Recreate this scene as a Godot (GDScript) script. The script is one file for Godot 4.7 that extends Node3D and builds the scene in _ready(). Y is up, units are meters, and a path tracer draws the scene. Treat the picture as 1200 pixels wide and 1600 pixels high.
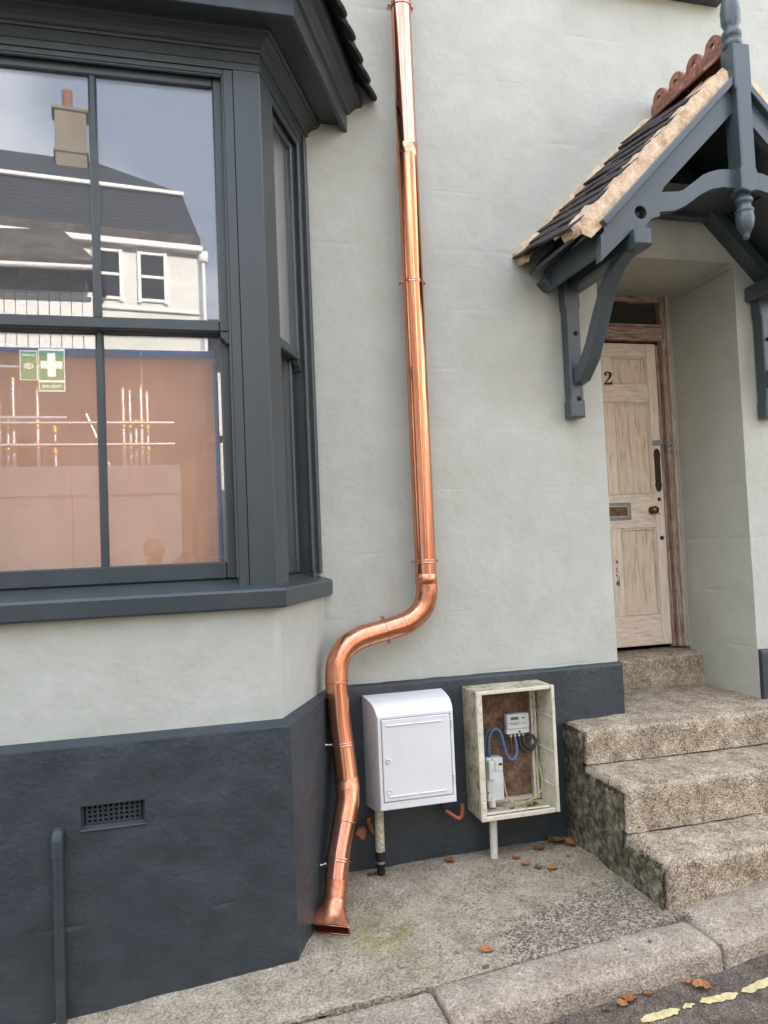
extends Node3D
# A copper downpipe on a sage-green rendered cottage front, seen from across a narrow street.
# World: the house front is the plane z = 0, x to the right, y up, metres. The camera stands in the street at z = 3.95.

var M := {}
var taken := {}
var rng := RandomNumberGenerator.new()
var lump := FastNoiseLite.new()
var fine := FastNoiseLite.new()

# ---------------------------------------------------------------- scene-tree helpers
func numbered(n: String) -> String:
	taken[n] = int(taken.get(n, -1)) + 1
	return n if taken[n] == 0 else "%s_%03d" % [n, taken[n]]

func tag(o: Node, label: String, category: String, group := "") -> Node:
	o.set_meta("label", label)
	o.set_meta("category", category)
	if group != "":
		o.set_meta("group", group)
	return o

func thing(called: String, label: String, category: String, at := Vector3.ZERO, group := "") -> Node3D:
	var o := Node3D.new()
	o.name = numbered(called)
	add_child(o)
	o.position = at
	tag(o, label, category, group)
	return o

func obj(called: String, st: SurfaceTool, m: Material, parent: Node = self) -> MeshInstance3D:
	var o := MeshInstance3D.new()
	o.name = numbered(called) if parent == self else called
	st.generate_normals()
	o.mesh = st.commit()
	o.material_override = m
	o.cast_shadow = GeometryInstance3D.SHADOW_CASTING_SETTING_ON
	parent.add_child(o, true)
	return o

func mesh_obj(called: String, mesh: Mesh, m: Material, parent: Node, xf: Transform3D) -> MeshInstance3D:
	var o := MeshInstance3D.new()
	o.name = called
	o.mesh = mesh
	o.material_override = m
	parent.add_child(o, true)
	o.transform = xf
	return o

func struct(called: String, st: SurfaceTool, m: Material) -> MeshInstance3D:
	var o := obj(called, st, m)
	o.set_meta("kind", "structure")
	return o

# ---------------------------------------------------------------- shape helpers (corners given counter-clockwise seen from outside)
func mb(smooth := false) -> SurfaceTool:
	var st := SurfaceTool.new()
	st.begin(Mesh.PRIMITIVE_TRIANGLES)
	st.set_smooth_group(0 if smooth else -1)
	return st

func tri(st: SurfaceTool, a: Vector3, b: Vector3, c: Vector3) -> void:
	st.add_vertex(a); st.add_vertex(c); st.add_vertex(b)

func quad(st: SurfaceTool, a: Vector3, b: Vector3, c: Vector3, d: Vector3) -> void:
	tri(st, a, b, c); tri(st, a, c, d)

func box(st: SurfaceTool, c: Vector3, s: Vector3, bev := 0.002, bs := Basis.IDENTITY) -> void:
	var h := s * 0.5
	var b: float = min(bev, min(h.x, min(h.y, h.z)) * 0.8)
	var pt := func(ix: int, iy: int, iz: int, ax: int) -> Vector3:
		var v := Vector3(ix * h.x, iy * h.y, iz * h.z)
		if ax != 0: v.x -= ix * b
		if ax != 1: v.y -= iy * b
		if ax != 2: v.z -= iz * b
		return c + bs * v
	for ax in 3:
		for sg in [-1, 1]:
			var l := []
			for k in [[-1, -1], [1, -1], [1, 1], [-1, 1]]:
				var i := [0, 0, 0]
				i[ax] = sg; i[(ax + 1) % 3] = k[0]; i[(ax + 2) % 3] = k[1]
				l.append(pt.call(i[0], i[1], i[2], ax))
			if sg > 0: quad(st, l[0], l[1], l[2], l[3])
			else: quad(st, l[3], l[2], l[1], l[0])
	for ax in 3:
		var a1 := (ax + 1) % 3
		var a2 := (ax + 2) % 3
		for s1 in [-1, 1]:
			for s2 in [-1, 1]:
				var i := [0, 0, 0]
				var j := [0, 0, 0]
				i[ax] = -1; j[ax] = 1
				i[a1] = s1; j[a1] = s1; i[a2] = s2; j[a2] = s2
				var p: Vector3 = pt.call(i[0], i[1], i[2], a1)
				var q: Vector3 = pt.call(j[0], j[1], j[2], a1)
				var r: Vector3 = pt.call(j[0], j[1], j[2], a2)
				var t: Vector3 = pt.call(i[0], i[1], i[2], a2)
				if s1 * s2 > 0: quad(st, q, p, t, r)
				else: quad(st, p, q, r, t)
	for ix in [-1, 1]:
		for iy in [-1, 1]:
			for iz in [-1, 1]:
				var p: Vector3 = pt.call(ix, iy, iz, 0)
				var q: Vector3 = pt.call(ix, iy, iz, 1)
				var r: Vector3 = pt.call(ix, iy, iz, 2)
				if ix * iy * iz > 0: tri(st, p, q, r)
				else: tri(st, p, r, q)

func bar(st: SurfaceTool, a: Vector3, b: Vector3, w: float, t: float, bev := 0.003, up := Vector3.UP) -> void:
	var z := (b - a).normalized()
	var x := up.cross(z)
	if x.length() < 0.01: x = Vector3.RIGHT.cross(z)
	x = x.normalized()
	box(st, (a + b) * 0.5, Vector3(w, t, (b - a).length()), bev, Basis(x, z.cross(x), z))

func tube(st: SurfaceTool, path: Array, radii, n := 20, caps := true) -> void:
	var rings := []
	var t0: Vector3 = (path[1] - path[0]).normalized()
	var u := t0.cross(Vector3.UP if absf(t0.y) < 0.9 else Vector3.RIGHT).normalized()
	for i in path.size():
		var t: Vector3
		if i == 0: t = path[1] - path[0]
		elif i == path.size() - 1: t = path[i] - path[i - 1]
		else: t = (path[i] - path[i - 1]).normalized() + (path[i + 1] - path[i]).normalized()
		t = t.normalized()
		u = (u - t * u.dot(t)).normalized()
		var v := t.cross(u)
		var r: float = radii[i] if radii is Array else radii
		var ring := PackedVector3Array()
		for k in n:
			var a := TAU * k / n
			ring.append(path[i] + (u * cos(a) + v * sin(a)) * r)
		rings.append(ring)
	for i in rings.size() - 1:
		for k in n:
			var l := (k + 1) % n
			quad(st, rings[i][k], rings[i][l], rings[i + 1][l], rings[i + 1][k])
	if caps:
		st.set_smooth_group(-1)
		for k in range(1, n - 1):
			tri(st, rings[0][0], rings[0][k + 1], rings[0][k])
			var e: PackedVector3Array = rings[-1]
			tri(st, e[0], e[k], e[k + 1])
		st.set_smooth_group(0)

func lathe(st: SurfaceTool, prof: Array, n := 24, xf := Transform3D.IDENTITY) -> void:
	for i in prof.size() - 1:
		for k in n:
			var a := TAU * k / n
			var b := TAU * (k + 1) / n
			var p: Vector2 = prof[i]
			var q: Vector2 = prof[i + 1]
			quad(st, xf * Vector3(p.x * cos(b), p.y, p.x * sin(b)), xf * Vector3(p.x * cos(a), p.y, p.x * sin(a)), xf * Vector3(q.x * cos(a), q.y, q.x * sin(a)), xf * Vector3(q.x * cos(b), q.y, q.x * sin(b)))

func inset(p: PackedVector2Array, d: float) -> PackedVector2Array:
	var out := PackedVector2Array()
	var n := p.size()
	for i in n:
		var a := (p[i] - p[(i + n - 1) % n]).normalized()
		var b := (p[(i + 1) % n] - p[i]).normalized()
		var m := Vector2(-a.y, a.x) + Vector2(-b.y, b.x)
		var l: float = max(m.length_squared() * 0.5, 0.35)
		out.append(p[i] + m * d / l)
	return out

# polygon (counter-clockwise) pushed from z0 to z1 in the axes of xf, its edges chamfered
func prism(st: SurfaceTool, poly: PackedVector2Array, z0: float, z1: float, xf := Transform3D.IDENTITY, bev := 0.003) -> void:
	var p := poly
	if Geometry2D.is_polygon_clockwise(p):
		p = p.duplicate(); p.reverse()
	var q := inset(p, bev)
	var n := p.size()
	var idx := Geometry2D.triangulate_polygon(q)
	for i in range(0, idx.size(), 3):
		var a := q[idx[i]]
		var b := q[idx[i + 1]]
		var c := q[idx[i + 2]]
		if (b - a).cross(c - a) < 0:
			var t := b; b = c; c = t
		tri(st, xf * Vector3(a.x, a.y, z1), xf * Vector3(b.x, b.y, z1), xf * Vector3(c.x, c.y, z1))
		tri(st, xf * Vector3(a.x, a.y, z0), xf * Vector3(c.x, c.y, z0), xf * Vector3(b.x, b.y, z0))
	for i in n:
		var j := (i + 1) % n
		var rows := [[q, z0], [p, z0 + bev], [p, z1 - bev], [q, z1]]
		for r in 3:
			var A: PackedVector2Array = rows[r][0]
			var B: PackedVector2Array = rows[r + 1][0]
			quad(st, xf * Vector3(A[i].x, A[i].y, rows[r][1]), xf * Vector3(A[j].x, A[j].y, rows[r][1]), xf * Vector3(B[j].x, B[j].y, rows[r + 1][1]), xf * Vector3(B[i].x, B[i].y, rows[r + 1][1]))

# a rough sheet: u and v positions along two axes, pushed out by amount.call(u, v)
func sheet(st: SurfaceTool, o: Vector3, ux: Vector3, vx: Vector3, us: Array, vs: Array, amount: Callable, hole := Rect2()) -> void:
	var n := ux.cross(vx).normalized()
	var prev := PackedVector3Array()
	for j in vs.size():
		var row := PackedVector3Array()
		for i in us.size():
			var p: Vector3 = o + ux * us[i] + vx * vs[j]
			row.append(p + n * float(amount.call(us[i], vs[j], p)))
		if j > 0:
			for i in us.size() - 1:
				if hole.has_area() and hole.has_point(Vector2((us[i] + us[i + 1]) / 2, (vs[j - 1] + vs[j]) / 2)): continue
				quad(st, prev[i], prev[i + 1], row[i + 1], row[i])
		prev = row

func steps(a: float, b: float, d: float, extra := []) -> Array:
	var n := maxi(1, int(ceil((b - a) / d)))
	var out := []
	for i in n + 1:
		out.append(a + (b - a) * i / n)
	for e in extra:
		if e > a + 0.001 and e < b - 0.001: out.append(e)
	out.sort()
	var clean := [out[0]]
	for e in out:
		if e - clean[-1] > 0.0008: clean.append(e)
	return clean

# ---------------------------------------------------------------- textures and materials
func noise(kind: int, freq: float, sd: int, oct := 4, size := 512) -> PackedByteArray:
	var f := FastNoiseLite.new()
	f.noise_type = kind
	f.frequency = freq
	f.seed = sd
	f.fractal_octaves = oct
	if kind == FastNoiseLite.TYPE_CELLULAR:
		f.cellular_return_type = FastNoiseLite.RETURN_CELL_VALUE
	var im := f.get_seamless_image(size, size)
	im.convert(Image.FORMAT_L8)
	return im.get_data()

func blend(parts: Array) -> PackedByteArray:   # [[bytes, weight], ...] about mid grey
	var out := PackedByteArray()
	var n: int = parts[0][0].size()
	out.resize(n)
	for i in n:
		var v := 127.5
		for p in parts:
			v += (p[0][i] - 127.5) * p[1]
		out[i] = clampi(int(v), 0, 255)
	return out

func ramp_tex(d: PackedByteArray, stops: Array, size := 512) -> ImageTexture:   # stops: [position, colour]
	var lut := []
	for i in 256:
		var v := i / 255.0
		var c: Color = stops[0][1]
		for k in stops.size() - 1:
			if v >= stops[k][0]:
				var t: float = clampf((v - stops[k][0]) / max(stops[k + 1][0] - stops[k][0], 0.0001), 0, 1)
				c = (stops[k][1] as Color).lerp(stops[k + 1][1], t)
		lut.append(c)
	var out := PackedByteArray()
	out.resize(d.size() * 3)
	var o := 0
	for b in d:
		var c: Color = lut[b]
		out[o] = c.r8; out[o + 1] = c.g8; out[o + 2] = c.b8
		o += 3
	return ImageTexture.create_from_image(Image.create_from_data(size, size, false, Image.FORMAT_RGB8, out))

func grey_tex(d: PackedByteArray, size := 512) -> ImageTexture:
	return ImageTexture.create_from_image(Image.create_from_data(size, size, false, Image.FORMAT_L8, d))

func c8(r: int, g: int, b: int) -> Color:
	return Color8(r, g, b)

func mat(tex, scale, rough: float, relief = null, depth := 0.0, metal := 0.0, spec := 0.5) -> StandardMaterial3D:
	var m := StandardMaterial3D.new()
	if tex is Color: m.albedo_color = tex
	else: m.albedo_texture = tex
	m.roughness = rough
	m.metallic = metal
	m.metallic_specular = spec
	m.uv1_triplanar = true
	m.uv1_world_triplanar = true
	m.uv1_scale = scale if scale is Vector3 else Vector3.ONE * float(scale)
	m.uv1_triplanar_sharpness = 8.0
	if relief != null:
		m.heightmap_enabled = true
		m.heightmap_texture = relief
		m.heightmap_scale = depth
	return m

func glass(a := 0.04, tint := Color(1, 1, 1)) -> StandardMaterial3D:
	var m := StandardMaterial3D.new()
	m.transparency = BaseMaterial3D.TRANSPARENCY_ALPHA
	m.albedo_color = Color(tint.r, tint.g, tint.b, a)
	m.roughness = 0.0
	m.metallic_specular = 0.5
	return m

func make_materials() -> void:
	var P := FastNoiseLite.TYPE_PERLIN
	var S := FastNoiseLite.TYPE_SIMPLEX_SMOOTH
	var V := FastNoiseLite.TYPE_VALUE
	var C := FastNoiseLite.TYPE_CELLULAR
	var soft := noise(S, 0.006, 3, 5)
	var mid := noise(S, 0.02, 5, 4)
	var grain := noise(V, 0.22, 7, 2)
	var speck := noise(V, 0.45, 9, 1)
	var cells := noise(C, 0.09, 11, 1)
	var smallcells := noise(C, 0.2, 12, 1)
	var streak_noise := noise(S, 0.012, 15, 5)
	var plaster_h := grey_tex(blend([[mid, 0.6], [soft, 0.8], [grain, 0.12]]))
	var rough_h := grey_tex(blend([[grain, 0.7], [speck, 0.3], [mid, 0.4]]))
	var fine_h := grey_tex(blend([[grain, 0.5], [mid, 0.4]]))
	var wall_h := grey_tex(blend([[mid, 0.5], [soft, 0.45], [noise(S, 0.05, 31, 3), 0.35], [grain, 0.16]]))
	var brush_h := grey_tex(blend([[mid, 0.4], [noise(S, 0.06, 33, 3), 0.5], [grain, 0.3], [speck, 0.12]]))
	# walls
	var wall_d := blend([[soft, 0.6], [mid, 0.35], [grain, 0.18]])
	M.wall = mat(ramp_tex(wall_d, [[0.0, c8(164, 165, 153)], [0.32, c8(172, 173, 162)], [0.6, c8(176, 177, 167)], [0.85, c8(181, 182, 172)], [1.0, c8(188, 188, 179)]]), 0.55, 0.6, wall_h, 0.5, 0.0, 0.4)
	M.plinth = mat(ramp_tex(blend([[soft, 0.6], [mid, 0.4], [speck, 0.12]]), [[0.0, c8(40, 47, 51)], [0.5, c8(48, 55, 59)], [0.9, c8(57, 63, 66)], [1.0, c8(88, 92, 92)]]), 0.8, 0.5, brush_h, 0.32)
	M.paint = mat(ramp_tex(blend([[soft, 0.5], [grain, 0.2]]), [[0.0, c8(47, 54, 57)], [1.0, c8(61, 68, 70)]]), Vector3(1.4, 0.5, 1.4), 0.38, fine_h, 0.03)
	M.paint_new = mat(ramp_tex(blend([[soft, 0.5], [grain, 0.15]]), [[0.0, c8(60, 70, 75)], [1.0, c8(72, 81, 85)]]), 1.1, 0.34, fine_h, 0.02)
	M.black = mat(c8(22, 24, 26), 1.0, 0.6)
	M.interior = mat(ramp_tex(soft, [[0.0, c8(96, 92, 86)], [1.0, c8(116, 112, 104)]]), 0.4, 0.9)
	# stone and ground
	var gran_d := blend([[grain, 0.6], [speck, 0.55], [smallcells, 0.3], [mid, 0.3], [soft, 0.4]])
	M.granite = mat(ramp_tex(gran_d, [[0.0, c8(70, 59, 46)], [0.25, c8(122, 107, 88)], [0.5, c8(156, 141, 119)], [0.75, c8(182, 167, 145)], [1.0, c8(218, 206, 186)]]), 1.5, 0.88, rough_h, 0.9)
	M.granite_rough = mat(ramp_tex(gran_d, [[0.0, c8(58, 50, 40)], [0.3, c8(98, 88, 74)], [0.55, c8(128, 116, 98)], [0.8, c8(150, 138, 120)], [1.0, c8(184, 174, 156)]]), 1.3, 0.92, rough_h, 1.5)
	M.moss_wall = mat(ramp_tex(blend([[mid, 0.7], [soft, 0.6], [grain, 0.4], [speck, 0.2]]), [[0.0, c8(40, 38, 26)], [0.3, c8(74, 70, 48)], [0.5, c8(104, 97, 76)], [0.72, c8(134, 126, 108)], [1.0, c8(172, 164, 148)]]), 1.9, 0.95, rough_h, 1.6)
	M.moss = mat(ramp_tex(blend([[grain, 0.6], [mid, 0.7]]), [[0.0, c8(44, 42, 26)], [0.5, c8(74, 70, 46)], [1.0, c8(118, 110, 84)]]), 2.3, 1.0, rough_h, 1.6)
	var con_d := blend([[soft, 0.3], [mid, 0.2], [grain, 0.45], [speck, 0.45], [smallcells, 0.15]])
	M.concrete = mat(ramp_tex(con_d, [[0.0, c8(78, 68, 56)], [0.25, c8(121, 108, 92)], [0.5, c8(152, 139, 120)], [0.75, c8(172, 160, 141)], [1.0, c8(208, 198, 180)]]), 1.1, 0.93, rough_h, 0.8)
	M.concrete.vertex_color_use_as_albedo = true
	M.kerb = mat(ramp_tex(con_d, [[0.0, c8(86, 75, 64)], [0.3, c8(130, 116, 101)], [0.6, c8(160, 146, 129)], [1.0, c8(200, 188, 172)]]), 1.15, 0.9, rough_h, 0.6)
	M.asphalt = mat(ramp_tex(blend([[grain, 0.6], [speck, 0.55], [mid, 0.3], [soft, 0.4]]), [[0.0, c8(42, 37, 32)], [0.4, c8(86, 76, 65)], [0.65, c8(106, 94, 81)], [0.85, c8(130, 117, 102)], [1.0, c8(174, 160, 144)]]), 1.5, 0.95, rough_h, 1.0)
	M.yellow = mat(ramp_tex(blend([[grain, 0.6], [mid, 0.5]]), [[0.0, c8(150, 130, 92)], [0.4, c8(204, 184, 132)], [1.0, c8(224, 208, 164)]]), 2.5, 0.85, rough_h, 0.5)
	M.pebble = mat(ramp_tex(cells, [[0.0, c8(56, 51, 46)], [0.5, c8(90, 82, 72)], [1.0, c8(132, 121, 107)]]), 3.0, 0.7)
	# copper
	var cop_d := blend([[streak_noise, 0.5], [mid, 0.4], [grain, 0.2], [speck, 0.12]])
	var cop_rough := grey_tex(blend([[mid, 0.5], [grain, 0.3]]))
	M.copper = mat(ramp_tex(cop_d, [[0.0, c8(190, 118, 88)], [0.4, c8(216, 146, 114)], [0.7, c8(226, 158, 126)], [1.0, c8(236, 176, 146)]]), Vector3(6, 0.5, 6), 0.19, null, 0.0, 1.0)
	M.copper_fit = mat(M.copper.albedo_texture, 3.0, 0.27, null, 0.0, 1.0)
	M.copper_dull = mat(ramp_tex(blend([[mid, 0.7], [soft, 0.5], [grain, 0.2]]), [[0.0, c8(120, 72, 50)], [0.2, c8(186, 118, 88)], [0.6, c8(212, 144, 112)], [1.0, c8(226, 162, 130)]]), 4.0, 0.40, null, 0.0, 1.0)
	M.copper_pink = mat(ramp_tex(cop_d, [[0.0, c8(204, 138, 116)], [1.0, c8(238, 184, 162)]]), Vector3(7, 0.6, 7), 0.17, null, 0.0, 1.0)
	M.steel = mat(c8(186, 188, 188), 1.0, 0.32, null, 0.0, 1.0)
	M.rust = mat(ramp_tex(mid, [[0.0, c8(40, 26, 20)], [1.0, c8(74, 52, 42)]]), 6.0, 0.6, fine_h, 0.1, 0.3)
	M.brass = mat(ramp_tex(mid, [[0.0, c8(92, 60, 40)], [1.0, c8(150, 102, 70)]]), 6.0, 0.4, null, 0.0, 0.9)
	# cabinets
	M.white_plastic = mat(ramp_tex(soft, [[0.0, c8(214, 213, 212)], [1.0, c8(222, 221, 221)]]), 0.8, 0.32)
	M.old_plastic = mat(ramp_tex(blend([[mid, 0.55], [soft, 0.6], [grain, 0.45], [speck, 0.25]]), [[0.0, c8(62, 52, 36)], [0.10, c8(124, 112, 88)], [0.22, c8(196, 187, 163)], [0.6, c8(208, 200, 180)], [1.0, c8(222, 216, 200)]]), 1.6, 0.6, fine_h, 0.15)
	M.grimy_plastic = mat(ramp_tex(blend([[mid, 0.6], [soft, 0.6], [grain, 0.5], [speck, 0.3]]), [[0.0, c8(50, 44, 30)], [0.16, c8(110, 100, 78)], [0.34, c8(160, 150, 124)], [0.6, c8(178, 169, 145)], [1.0, c8(202, 194, 172)]]), 2.1, 0.7, fine_h, 0.2)
	M.chipboard = mat(ramp_tex(blend([[mid, 0.5], [soft, 0.5], [grain, 0.5]]), [[0.0, c8(60, 42, 32)], [0.5, c8(106, 80, 62)], [1.0, c8(150, 122, 98)]]), 2.6, 0.9, fine_h, 0.15)
	M.pale_plastic = mat(ramp_tex(soft, [[0.0, c8(196, 198, 194)], [1.0, c8(214, 215, 211)]]), 2.0, 0.4)
	M.conduit = mat(ramp_tex(blend([[mid, 0.8], [grain, 0.4], [speck, 0.2]]), [[0.0, c8(70, 62, 44)], [0.2, c8(152, 144, 118)], [0.6, c8(192, 186, 162)], [1.0, c8(212, 207, 188)]]), 4.0, 0.55)
	M.conduit_white = mat(ramp_tex(blend([[mid, 0.8], [grain, 0.4]]), [[0.0, c8(120, 114, 100)], [0.25, c8(204, 200, 190)], [1.0, c8(222, 220, 212)]]), 4.0, 0.5)
	M.lcd = mat(c8(92, 104, 92), 1.0, 0.2)
	M.cable_blue = mat(c8(78, 102, 134), 1.0, 0.5)
	M.cable_grey = mat(c8(58, 56, 56), 1.0, 0.55)
	M.cable_cream = mat(c8(168, 160, 112), 1.0, 0.5)
	M.rubber = mat(c8(34, 34, 36), 1.0, 0.6)
	M.red_copper = mat(ramp_tex(mid, [[0.0, c8(150, 84, 70)], [1.0, c8(196, 116, 98)]]), 5.0, 0.42, null, 0.0, 0.45)
	# timber
	var door_d := blend([[mid, 0.55], [streak_noise, 0.4], [grain, 0.2]])
	M.door = mat(ramp_tex(door_d, [[0.0, c8(124, 104, 86)], [0.18, c8(192, 175, 156)], [0.4, c8(214, 199, 180)], [0.75, c8(224, 211, 194)], [1.0, c8(230, 219, 204)]]), Vector3(5.5, 0.55, 5.5), 0.8, fine_h, 0.12)
	M.door_rail = mat(ramp_tex(door_d, [[0.0, c8(126, 106, 88)], [0.2, c8(194, 177, 158)], [0.5, c8(216, 201, 182)], [1.0, c8(228, 216, 200)]]), Vector3(0.8, 6.0, 0.8), 0.8, fine_h, 0.12)
	M.door_panel = mat(ramp_tex(door_d, [[0.0, c8(112, 92, 78)], [0.22, c8(176, 157, 138)], [0.45, c8(208, 191, 170)], [1.0, c8(222, 207, 188)]]), Vector3(4.2, 0.45, 4.2), 0.8, fine_h, 0.12)
	var frame_d := blend([[mid, 0.55], [streak_noise, 0.5], [grain, 0.2]])
	M.frame_across = mat(ramp_tex(frame_d, [[0.0, c8(84, 62, 54)], [0.35, c8(136, 110, 98)], [0.65, c8(170, 146, 130)], [1.0, c8(202, 186, 168)]]), Vector3(0.8, 7, 0.8), 0.8, fine_h, 0.12)
	M.frame_wood = mat(ramp_tex(frame_d, [[0.0, c8(84, 62, 54)], [0.35, c8(136, 110, 98)], [0.65, c8(170, 146, 130)], [1.0, c8(202, 186, 168)]]), Vector3(7, 0.8, 7), 0.8, fine_h, 0.12)
	M.frame_pale = mat(ramp_tex(blend([[mid, 0.8], [streak_noise, 0.6]]), [[0.0, c8(126, 104, 84)], [0.4, c8(166, 152, 132)], [1.0, c8(188, 180, 162)]]), Vector3(7, 0.8, 7), 0.75, fine_h, 0.1)
	# roofs
	M.tile = mat(ramp_tex(blend([[cells, 0.35], [mid, 0.5], [grain, 0.3]]), [[0.0, c8(34, 30, 31)], [0.5, c8(56, 49, 48)], [0.85, c8(80, 69, 65)], [1.0, c8(120, 104, 92)]]), 3.0, 0.85, rough_h, 0.5)
	M.tile_pink = mat(ramp_tex(blend([[mid, 0.6], [grain, 0.4]]), [[0.0, c8(128, 96, 88)], [0.5, c8(176, 148, 140)], [1.0, c8(206, 184, 172)]]), 4.0, 0.9, rough_h, 0.5)
	M.terracotta = mat(ramp_tex(blend([[mid, 0.6], [soft, 0.5], [grain, 0.3]]), [[0.0, c8(84, 64, 54)], [0.4, c8(128, 86, 70)], [0.7, c8(152, 102, 82)], [1.0, c8(182, 146, 126)]]), 2.4, 0.85, rough_h, 0.4)
	M.mortar = mat(ramp_tex(blend([[mid, 0.45], [soft, 0.5], [grain, 0.35]]), [[0.0, c8(122, 94, 72)], [0.3, c8(178, 148, 118)], [0.6, c8(202, 176, 147)], [1.0, c8(222, 204, 182)]]), 1.7, 0.95, rough_h, 0.6)
	M.leaf_a = mat(ramp_tex(mid, [[0.0, c8(96, 56, 32)], [1.0, c8(168, 108, 64)]]), 9.0, 0.7)
	M.leaf_b = mat(ramp_tex(mid, [[0.0, c8(120, 68, 38)], [1.0, c8(196, 134, 84)]]), 9.0, 0.7)
	M.leaf_c = mat(ramp_tex(mid, [[0.0, c8(70, 52, 26)], [1.0, c8(130, 104, 52)]]), 9.0, 0.7)
	M.glass = glass(0.02)
	M.dusty_glass = glass(0.08, Color(0.5, 0.5, 0.48))
	M.kraft = mat(ramp_tex(blend([[soft, 0.7], [grain, 0.2]]), [[0.0, c8(190, 132, 90)], [1.0, c8(208, 152, 108)]]), 0.8, 0.8)
	M.tape = mat(c8(60, 92, 140), 1.0, 0.6)
	# across the street
	M.white_render = mat(ramp_tex(soft, [[0.0, c8(214, 214, 210)], [1.0, c8(230, 230, 226)]]), 0.2, 0.8)
	M.white_wood = mat(c8(236, 236, 234), 1.0, 0.5)
	M.slate = mat(ramp_tex(blend([[mid, 0.5], [cells, 0.3]]), [[0.0, c8(32, 38, 48)], [1.0, c8(50, 57, 68)]]), 0.5, 0.7)
	M.old_slate = mat(ramp_tex(blend([[mid, 0.7], [soft, 0.6], [grain, 0.4]]), [[0.0, c8(48, 43, 40)], [1.0, c8(110, 100, 92)]]), 0.35, 0.9)
	M.grey_render = mat(ramp_tex(blend([[soft, 0.7], [grain, 0.3]]), [[0.0, c8(112, 104, 90)], [1.0, c8(140, 132, 116)]]), 0.3, 0.9)
	M.hoarding = mat(ramp_tex(blend([[soft, 0.6], [mid, 0.4], [grain, 0.15]]), [[0.0, c8(160, 158, 156)], [0.2, c8(214, 212, 210)], [1.0, c8(232, 230, 228)]]), 0.4, 0.85)
	M.dark_sheet = mat(ramp_tex(soft, [[0.0, c8(34, 34, 40)], [1.0, c8(52, 52, 58)]]), 0.3, 0.9)
	M.timber = mat(ramp_tex(mid, [[0.0, c8(150, 106, 64)], [1.0, c8(186, 140, 92)]]), 1.5, 0.8)
	M.galv = mat(c8(198, 200, 202), 1.0, 0.35, null, 0.0, 0.9)
	M.brass_fit = mat(c8(190, 160, 96), 1.0, 0.4, null, 0.0, 0.8)
	M.green = mat(c8(24, 122, 72), 1.0, 0.5)
	M.dark_glass = mat(c8(30, 34, 40), 1.0, 0.05)
	M.cream_render = mat(ramp_tex(blend([[soft, 0.6], [grain, 0.3]]), [[0.0, c8(112, 96, 84)], [1.0, c8(146, 128, 112)]]), 0.4, 0.9)

# ---------------------------------------------------------------- ground
func gy(x: float, z: float) -> float:   # the pavement: falls to the left and towards the kerb, climbs past the steps
	var b := -0.150 + 0.013 * x
	if x < 0.39: b = -0.145 + 0.08 * (maxf(x, -3.0) - 0.39) + 0.05 * (minf(x, -3.0) + 3.0)
	if x > 2.0: b += 0.115 * (x - 2.0)
	var k := lerpf(-0.07, -0.02, smoothstep(0.4, 2.0, x))
	return b + k * minf(z, 1.3)

func kerb_z(x: float) -> float:   # front edge of the kerb
	return 1.275 - 0.02 * clampf(x, -6, 2) - 0.05 * maxf(0.0, x - 2.0)

func road_y(x: float, z: float) -> float:
	var g := gy(x, 1.25) - 0.085
	var d := z - kerb_z(x)
	return g + 0.035 * clampf(d, 0, 0.4) + 0.075 * clampf(d - 0.4, 0, 1.8) - 0.03 * clampf(d - 2.6, 0, 2.4)

func _ready() -> void:
	rng.seed = 41
	lump.noise_type = FastNoiseLite.TYPE_SIMPLEX_SMOOTH
	lump.frequency = 1.0
	lump.fractal_octaves = 3
	lump.seed = 2
	fine.noise_type = FastNoiseLite.TYPE_SIMPLEX_SMOOTH
	fine.frequency = 9.0
	fine.fractal_octaves = 3
	fine.seed = 6
	# camera
	var cam := Camera3D.new()
	cam.name = "camera"
	add_child(cam)
	cam.transform = Transform3D(Basis(Vector3(0.967547, -0.042181, 0.249147), Vector3(0.029484, 0.99808, 0.054477), Vector3(-0.250966, -0.045363, 0.966932)).orthonormalized(), Vector3(0, 1.5, 3.95))
	cam.fov = 67.29
	cam.near = 0.05
	cam.far = 400.0
	cam.current = true
	# sky, sun, exposure: the house front is in its own shade, the far side of the street in the sun
	var env := Environment.new()
	env.background_mode = Environment.BG_SKY
	var sky := Sky.new()
	var sm := ProceduralSkyMaterial.new()
	sm.sky_top_color = Color(0.645, 0.70, 0.79)
	sm.sky_horizon_color = Color(0.78, 0.785, 0.79)
	sm.sky_curve = 0.16
	sm.ground_bottom_color = Color(0.25, 0.24, 0.22)
	sm.ground_horizon_color = Color(0.5, 0.5, 0.5)
	sm.sky_cover = cloud_cover()
	sm.sky_cover_modulate = Color(0.72, 0.705, 0.68)
	sky.sky_material = sm
	env.sky = sky
	env.background_energy_multiplier = 1.0
	env.tonemap_mode = Environment.TONE_MAPPER_LINEAR
	env.tonemap_exposure = 4.75
	env.sdfgi_enabled = true
	env.ssao_enabled = true
	env.ssil_enabled = true
	var we := WorldEnvironment.new()
	we.name = "world_environment"
	we.environment = env
	add_child(we)
	var sun := DirectionalLight3D.new()
	sun.name = "sun"
	add_child(sun)
	sun.light_energy = 1.6
	sun.light_color = Color(1.0, 0.96, 0.91)
	sun.light_angular_distance = 0.5
	sun.shadow_enabled = true
	sun.look_at_from_position(Vector3(3.0, 4.7, -9.3), Vector3.ZERO)
	make_materials()
	build_ground()
	build_house()
	build_bay()
	build_steps()
	build_across_the_street()
	build_door()
	build_porch()
	build_downpipe()
	build_cabinets()
	build_details()
	build_photographer(cam)

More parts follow.
